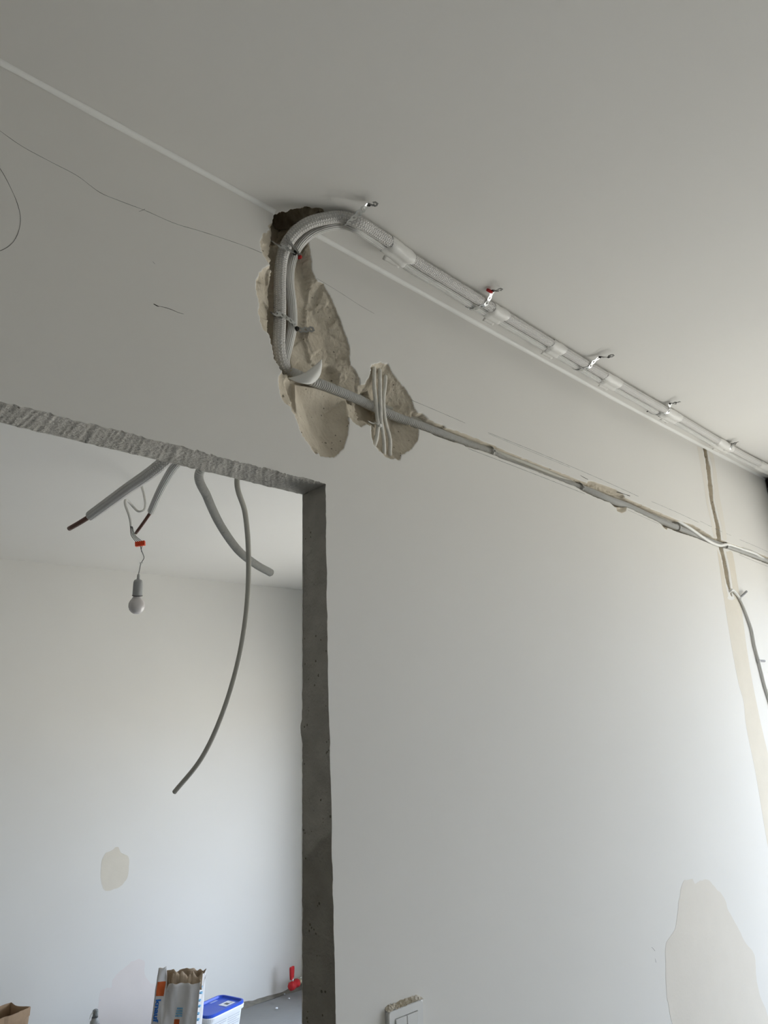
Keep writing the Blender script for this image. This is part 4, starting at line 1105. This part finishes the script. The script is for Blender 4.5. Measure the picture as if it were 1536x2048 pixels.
# --- plaster sack
def sack():
    YS = 2.70
    FL = W(292, 2048, YS); FL[2] = 0
    t = thing('plaster_sack', 'torn-open white paper plaster sack with orange squares and blue lettering', 'sack', FL)
    u = np.array([.70, -.71, 0]); v = np.array([.71, .70, 0])       # along the wide face, into the depth
    wd, dp, hgt = .226, .110, W(318, 1930, YS)[2]
    zpx = lambda py, a=.5: W(303 + 90 * a, py, YS - .71 * wd * a)[2]
    o = FL.copy()
    nu, nd, nh = 30, 9, 34
    per = [(k / nu, 0.0, 0) for k in range(nu)] + [(1.0, k / nd, 1) for k in range(nd)] + [(1 - k / nu, 1.0, 2) for k in range(nu)] + [(0.0, 1 - k / nd, 3) for k in range(nd)]
    n1 = lambda a, b, f_, sd: float(vnoise(np.array([a]), np.array([b]), f_, sd)[0])
    zc_ = zpx(1967)
    def topz(a, b, fc_):
        if fc_ == 0: return zc_ + .006 * n1(a, 0., 11, 7) + (hgt - zc_) * float(sm((.215 - a) / .03)) - .025 * float(np.exp(-((a - .235) / .02) ** 2))
        if fc_ == 1: return zc_ + .012 + .012 * b
        if fc_ == 2: return zc_ + .035 + .010 * n1(a, 2., 13, 8)
        return hgt - (hgt - zc_ - .035) * b
    def fold(a, f, fc_):
        if fc_ in (1, 3): return 0.0
        return .0035 * math.sin(a * 17 + 1.4 * math.sin(f * 2.6)) * (.3 + f) + .006 * n1(a * 3 + fc_, f * 3, 1.6, 5) + .0025 * n1(a * 9 + f * 4, f * 9, 1.5, 6)
    V = []; n = len(per)
    for h in range(nh + 1):
        f = h / nh
        for (a, b, fc_) in per:
            aa = a
            if fc_ == 1: aa = 1 - .07 * math.sin(math.pi * b)
            if fc_ == 3: aa = .07 * math.sin(math.pi * b)
            z = topz(a, b, fc_) * f
            p = o + u * (wd * aa * (1 - .05 * f)) + v * (dp * b * (1 - .15 * f) + (-1 if fc_ == 0 else 1) * fold(a, f, fc_)) + u * (.048 * z / hgt)
            p[2] = z
            V.append(p)
    F = np.array([(h * n + k, h * n + (k + 1) % n, (h + 1) * n + (k + 1) % n, (h + 1) * n + k) for h in range(nh) for k in range(n)])
    body = mesh_obj('sack_body', V, F, M_SACK, t, True)
    body.data.materials.append(M_SACKIN)
    so = body.modifiers.new('thickness', 'SOLIDIFY'); so.thickness = .002; so.offset = -1; so.material_offset = 1; so.material_offset_rim = 1
    # torn brown inner plies standing above the white front
    VV = []; m = 60
    for k in range(m):
        a = .23 + .77 * k / (m - 1)
        zz0 = zc_ - .03
        zz1 = zpx(1949) + .012 * n1(a, 4., 9, 9) + .008 * n1(a, 5., 26, 10) - .03 * float(np.exp(-((a - .26) / .03) ** 2))
        base = o + u * (wd * a * .95 + .046)
        for q_ in np.linspace(0, 1, 5):
            p = base + v * (.010 + .010 * q_ + .006 * n1(a, q_ * .4, 12, 11)); p[2] = zz0 + (zz1 - zz0) * q_
            VV.append(p)
    FF = [(5 * k + r, 5 * k + 5 + r, 5 * k + 6 + r, 5 * k + 1 + r) for k in range(m - 1) for r in range(4)]
    ip = mesh_obj('torn_inner_ply', VV, FF, M_SACKIN, t, True); ip.modifiers.new('thickness', 'SOLIDIFY').thickness = .0015
    tag(ip, 'torn brown inner paper')
    def on_face(a, z, lift=.0012):               # point just in front of the wide face
        f = min(1, z / topz(a, 0, 0))
        p = o + u * (wd * a * (1 - .05 * f)) - v * (fold(a, f, 0) + lift) + u * (.048 * z / hgt); p[2] = z
        return p
    def sq(name, a0, a1, z0, z1, material, sl=0.0):
        g = 6
        V = [on_face(a0 + (a1 - a0) * i_ / g, z0 + (z1 - z0) * j_ / g - sl * i_ / g) for i_ in range(g + 1) for j_ in range(g + 1)]
        o_ = mesh_obj(name, V, [(i_ * (g + 1) + j_, (i_ + 1) * (g + 1) + j_, (i_ + 1) * (g + 1) + j_ + 1, i_ * (g + 1) + j_ + 1) for i_ in range(g) for j_ in range(g)], material, t)
        m_ = o_.modifiers.new('thickness', 'SOLIDIFY'); m_.thickness = .0008; m_.offset = 1
    sq('orange_square', .03, .19, zpx(1989, .1), zpx(1961, .1), M_ORPRINT, .004)
    sq('orange_square', .49, .61, zpx(2062), zpx(2037), M_ORPRINT)
    for k in range(4): sq('blue_lines', .50 + .008 * k, .66, zpx(2032) + .0105 * k, zpx(2032) + .0065 + .0105 * k, M_LBPRINT)
    cu = bpy.data.curves.new('lettering', 'FONT'); cu.body = 'knauf'; cu.size = .043; cu.offset = .0016; cu.extrude = .0004   # reads downwards
    tmp = bpy.data.objects.new('tmp', cu); COL.objects.link(tmp)
    dg = bpy.context.evaluated_depsgraph_get()
    me = bpy.data.meshes.new_from_object(tmp.evaluated_get(dg)); bpy.data.objects.remove(tmp)
    for vx in me.vertices:
        lx, ly, lz = vx.co
        vx.co = on_face(.045 + ly * .75 / wd, zpx(1996, .1) - lx, .0016 + lz)
    me.materials.append(M_BLPRINT)
    lo_ = bpy.data.objects.new('lettering', me); COL.objects.link(lo_); lo_.parent = t; lo_.matrix_parent_inverse = Matrix.Translation(-t.matrix_world.translation)
    for k in range(9):                           # small print on the narrow side
        z = zc_ - .03 - .028 * k
        c = o + u * (wd * .955) + v * (.035 + .012 * (k % 2)) + u * (.048 * z / hgt); c[2] = z
        q = [c, c + v * .018, c + v * .018 + np.array([0, 0, .006]), c + np.array([0, 0, .006])]
        mesh_obj('side_print', q + [p - u * .012 for p in q], [(0, 1, 2, 3), (0, 4, 5, 1), (1, 5, 6, 2), (2, 6, 7, 3), (3, 7, 4, 0)], M_LBPRINT, t)
sack()

# --- blue-lidded tub
def tub():
    zl = .215
    A, B_, C_ = Zp(424, 2031, zl), Zp(491, 1999, zl), Zp(455, 1986.5, zl)
    ux = B_ - A; L = np.linalg.norm(ux) * 1.12; ux /= np.linalg.norm(ux)
    vy = np.array([-ux[1], ux[0], 0]); wv = .19
    o = A - ux * .02
    t = thing('plastic_tub', 'white oblong plastic tub with a bright blue lid next to the sack', 'tub', (o[0], o[1], 0))
    def ring(inset, z, r=.04, n=7):
        pts = rrect(inset, L - inset, inset, wv - inset, max(.004, r - inset), n)
        return [o + ux * a + vy * b + np.array([0, 0, z - o[2]]) for a, b in pts]
    def loft(name, rings, material, cap=True, par=None):
        n = len(rings[0]); V = [p for r in rings for p in r]
        F = [(k * n + j, k * n + (j + 1) % n, (k + 1) * n + (j + 1) % n, (k + 1) * n + j) for k in range(len(rings) - 1) for j in range(n)]
        if cap: F.append(tuple(range((len(rings) - 1) * n, len(rings) * n)))
        return mesh_obj(name, V, F, material, par or t, False)
    loft('tub_body', [ring(.035, .0), ring(.012, zl - .045), ring(.010, zl - .030)], M_TUB, False)
    loft('tub_rim', [ring(.012, zl - .034), ring(.0, zl - .032), ring(-.002, zl - .018), ring(.0, zl - .014), ring(.012, zl - .014)], M_TUB, False)
    lid = loft('lid', [ring(.004, zl - .016), ring(.001, zl - .012), ring(.001, zl - .002), ring(.004, zl), ring(.012, zl), ring(.016, zl - .010), ring(.04, zl - .011)], M_BLUE)
    def plate(name, a0, a1, b0, b1, z, material, par):
        q = [o + ux * a + vy * b for a, b in ((a0, b0), (a1, b0), (a1, b1), (a0, b1))]
        V = [(p[0], p[1], z) for p in q] + [(p[0], p[1], z - .004) for p in q]
        return mesh_obj(name, V, [(0, 1, 2, 3), (0, 4, 5, 1), (1, 5, 6, 2), (2, 6, 7, 3), (3, 7, 4, 0)], material, par)
    s1 = plate('sticker', L * .60, L * .86, wv * .24, wv * .52, zl - .0096, M_STICK, lid)
    plate('sticker_mark', L * .68, L * .76, wv * .30, wv * .44, zl - .0092, mat('sticker_ink', (.12, .13, .15), .6), lid)
    plate('sticker_mark', L * .78, L * .84, wv * .30, wv * .36, zl - .0092, M_GRPRINT, lid)
    plate('sticker', L * .60, L * .78, wv * .80, wv * .88, zl - .0096, mat('clear_sticker', (.35, .42, .70), .3), lid)
    # printed text lines on the long side
    for k in range(15):
        z = zl - .052 - k * .0105
        for a0, a1 in ((L * .17, L * .50), (L * .54, L * .86)):
            if k in (5, 9) and a0 < L * .3: continue
            ins = .0118 + .0235 * (zl - .045 - z) / (zl - .045)
            q = [(a0, z), (a1 - .02 * (k % 3 == 2), z), (a1 - .02 * (k % 3 == 2), z + .0045), (a0, z + .0045)]
            V = [o + ux * a + vy * (ins - .0006) + np.array([0, 0, zz - o[2]]) for a, zz in q]
            V += [p + vy * .003 for p in V]
            mesh_obj('text_line', V, [(0, 1, 2, 3), (0, 4, 5, 1), (1, 5, 6, 2), (2, 6, 7, 3), (3, 7, 4, 0)], M_GRPRINT, t)
tub()

# --- clear bottle
bt = W(191, 2018, 2.92)
bo = thing('squeeze_bottle', 'clear plastic bottle with a flip spout, left of the sack', 'bottle', (bt[0], bt[1], 0))
hb = bt[2]; c0 = (bt[0], bt[1], 0)
lathe([(.036, 0), (.040, .004), (.041, .02), (.041, hb - .135), (.039, hb - .115), (.031, hb - .090), (.020, hb - .076), (.0165, hb - .070), (.0165, hb - .060)], c0, M_GLASSB, 'bottle_body', bo, 28)
cap = lathe([(.0215, hb - .068), (.0218, hb - .066), (.0215, hb - .052), (.0195, hb - .048), (.0160, hb - .046), (.0150, hb - .036), (.0145, hb - .030)], c0, mat('grey_clear_cap', (.42, .43, .43), .3, var=.1), 'cap', bo, 24)
lathe([(.0222, hb - .0665), (.0225, hb - .064), (.0222, hb - .0615)], c0, M_DARKST, 'cap_ring', cap, 24)
lathe([(.006, hb - .040), (.009, hb - .030), (.008, hb - .012), (.003, hb - .006)], c0, M_DARKST, 'spout', cap, 16)
lathe([(.0150, hb - .036), (.0150, hb - .018), (.0125, hb - .004), (.006, hb)], c0, M_GLASSB, 'dust_cap', cap, 20)
cc = np.array(c0) + np.array([0, 0, hb])
tube_obj('hinge_strap', curve([cc + np.array([-.010, -.003, -.008]), cc + np.array([-.022, -.006, -.016]), cc + np.array([-.028, -.008, -.034])], .003), .002, M_CABLE, cap, 8)

# --- brown paper bag
def bag():
    zt_ = .40
    R_, Bk, Ab, Fr = Zp(59, 2014, zt_), Zp(22, 2005, zt_), Zp(-40, 2020, zt_), Zp(-6, 2040, zt_)
    Ab = Bk + (Fr - R_)
    t = thing('paper_bag', 'open brown paper carrier bag at the left edge of the doorway view', 'bag', (Fr[0], Fr[1], 0))
    corners = [R_, Bk, Ab, Fr]; cen = sum(corners) / 4
    per = []; ns = 9
    for k in range(4):
        for j in range(ns):
            per.append((corners[k] * (1 - j / ns) + corners[(k + 1) % 4] * (j / ns), k, j / ns))
    n = len(per); V = []; nh = 14
    for h in range(nh + 1):
        f = h / nh
        for p, k, j in per:
            shrink = .10 * (1 - f)
            q = p + (cen - p) * shrink
            nrm = (p - cen); nrm[2] = 0; nrm /= np.linalg.norm(nrm)
            fold = -.018 * math.sin(math.pi * j) * f if k in (0, 2) else .006 * math.sin(math.pi * j) * f
            q = q + nrm * fold + nrm * .003 * vnoise(np.array([j * 3 + k]), np.array([f * 4]), 1.7, 4)[0]
            V.append((q[0], q[1], f * (zt_ + .003 * vnoise(np.array([j * 3 + k]), np.array([.5]), 2, 9)[0])))
    F = np.array([(h * n + k, h * n + (k + 1) % n, (h + 1) * n + (k + 1) % n, (h + 1) * n + k) for h in range(nh) for k in range(n)])
    o = mesh_obj('bag_body', V, F, M_KRAFT, t, False)
    o.modifiers.new('thickness', 'SOLIDIFY').thickness = .0015
    # folded hem round the rim
    hv = []
    for (dz, off) in ((.0, .0016), (-.035, .0018)):
        for p, k, j in per:
            nrm = (p - cen); nrm[2] = 0; nrm /= np.linalg.norm(nrm)
            fold = -.018 * math.sin(math.pi * j) if k in (0, 2) else .006 * math.sin(math.pi * j)
            q = p + (cen - p) * (.10 * -dz / zt_) + nrm * (fold + off + .003 * vnoise(np.array([j * 3 + k]), np.array([4.]), 1.7, 4)[0])
            hv.append((q[0], q[1], zt_ + dz))
    hf = [(k, (k + 1) % n, n + (k + 1) % n, n + k) for k in range(n)]
    he = mesh_obj('folded_hem', hv, hf, M_KRAFT, t, False); he.modifiers.new('thickness', 'SOLIDIFY').thickness = .0012
    mb = MB(); mb.add([(p[0], p[1], .003) for p in (q + (cen - q) * .1 for q in corners)], [(0, 1, 2, 3)]); mb.build('bag_bottom', M_KRAFT, t)
bag()

# --- red-handled shut-off valve on its pipes by the far wall
vb = W(590, 1970, 3.20); 
va = thing('shutoff_valve', 'red lever shut-off valve on pipes by the foot of the far wall', 'valve', (vb[0], vb[1], 0))
px_ = np.array([.93, .36, 0]); px_ /= np.linalg.norm(px_)
ctr = vb + np.array([-.004, 0, .004])
lathe([(.010, -.048), (.022, -.046), (.026, -.038), (.026, -.020), (.021, -.012), (.021, .016), (.025, .022), (.025, .034), (.018, .036)], ctr, M_RED2, 'valve_body', va, 8, px_)
lathe([(.016, .034), (.016, .050), (.020, .051), (.020, .062), (.012, .063)], ctr, mat('brass_nut', (.55, .50, .36), .35, metal=.6, var=.1), 'union_nut', va, 6, px_)
lathe([(.007, .015), (.007, .045)], ctr - px_ * .022, M_STEEL, 'stem', va, 12)
hc = ctr - px_ * .030
mb = MB()
def hm(v_): return hc + px_ * v_[0] + np.array([-px_[1], px_[0], 0]) * v_[1] + np.array([0, 0, v_[2]])
for z0, z1, w0, w1 in ((.036, .066, .015, .018), (.066, .098, .018, .020), (.098, .106, .020, .017)):
    V = [hm((-w0, -.006, z0)), hm((w0, -.006, z0)), hm((w0, .006, z0)), hm((-w0, .006, z0)), hm((-w1, -.006, z1)), hm((w1, -.006, z1)), hm((w1, .006, z1)), hm((-w1, .006, z1))]
    mb.add(V, [(0, 3, 2, 1), (4, 5, 6, 7), (0, 1, 5, 4), (1, 2, 6, 5), (2, 3, 7, 6), (3, 0, 4, 7)])
mb.build('lever', M_RED2, va)
tube_obj('pipe', curve([ctr + px_ * .055, ctr + px_ * .12, ctr + px_ * .40], .03), .011, M_STEEL, va, 14)
tube_obj('pipe', curve([W(594, 1963, 3.28), W(608, 1956, 3.285), W(650, 1940, 3.285)], .03), .013, M_WHITE, va, 14)
tube_obj('pipe_clip', curve([W(588, 1962, 3.26), W(592, 1960, 3.27)], n=4), .009, M_DARKST, va, 10)

# --- crumbs of plaster lying on the screed
for k, (p, sz, lab) in enumerate((((553.5, 2016.5), .008, 'largest white plaster crumb lying on the grey screed'), ((578, 1997), .006, 'small pale crumb on the screed nearest the valve'), ((569, 1988), .005, 'tiny pale crumb on the screed close to the far wall'))):
    c = Zp(p[0], p[1], .002); V = []
    a_ = np.linspace(0, 2 * math.pi, 8, endpoint=False)
    for zz, rr_ in ((0, 1.0), (.5, 1.1), (.9, .6)):
        for q in a_: V.append((c[0] + sz * rr_ * math.cos(q) * (1 + .25 * math.sin(3 * q + k)), c[1] + sz * rr_ * math.sin(q) * (1 + .2 * math.cos(2 * q + k)), zz * sz))
    F = [(r * 8 + j, r * 8 + (j + 1) % 8, r * 8 + 8 + (j + 1) % 8, r * 8 + 8 + j) for r in range(2) for j in range(8)] + [tuple(range(16, 24)), tuple(range(7, -1, -1))]
    tag(mesh_obj('plaster_crumb', V, F, M_STICK), lab, 'crumb', 'plaster crumbs on the screed')
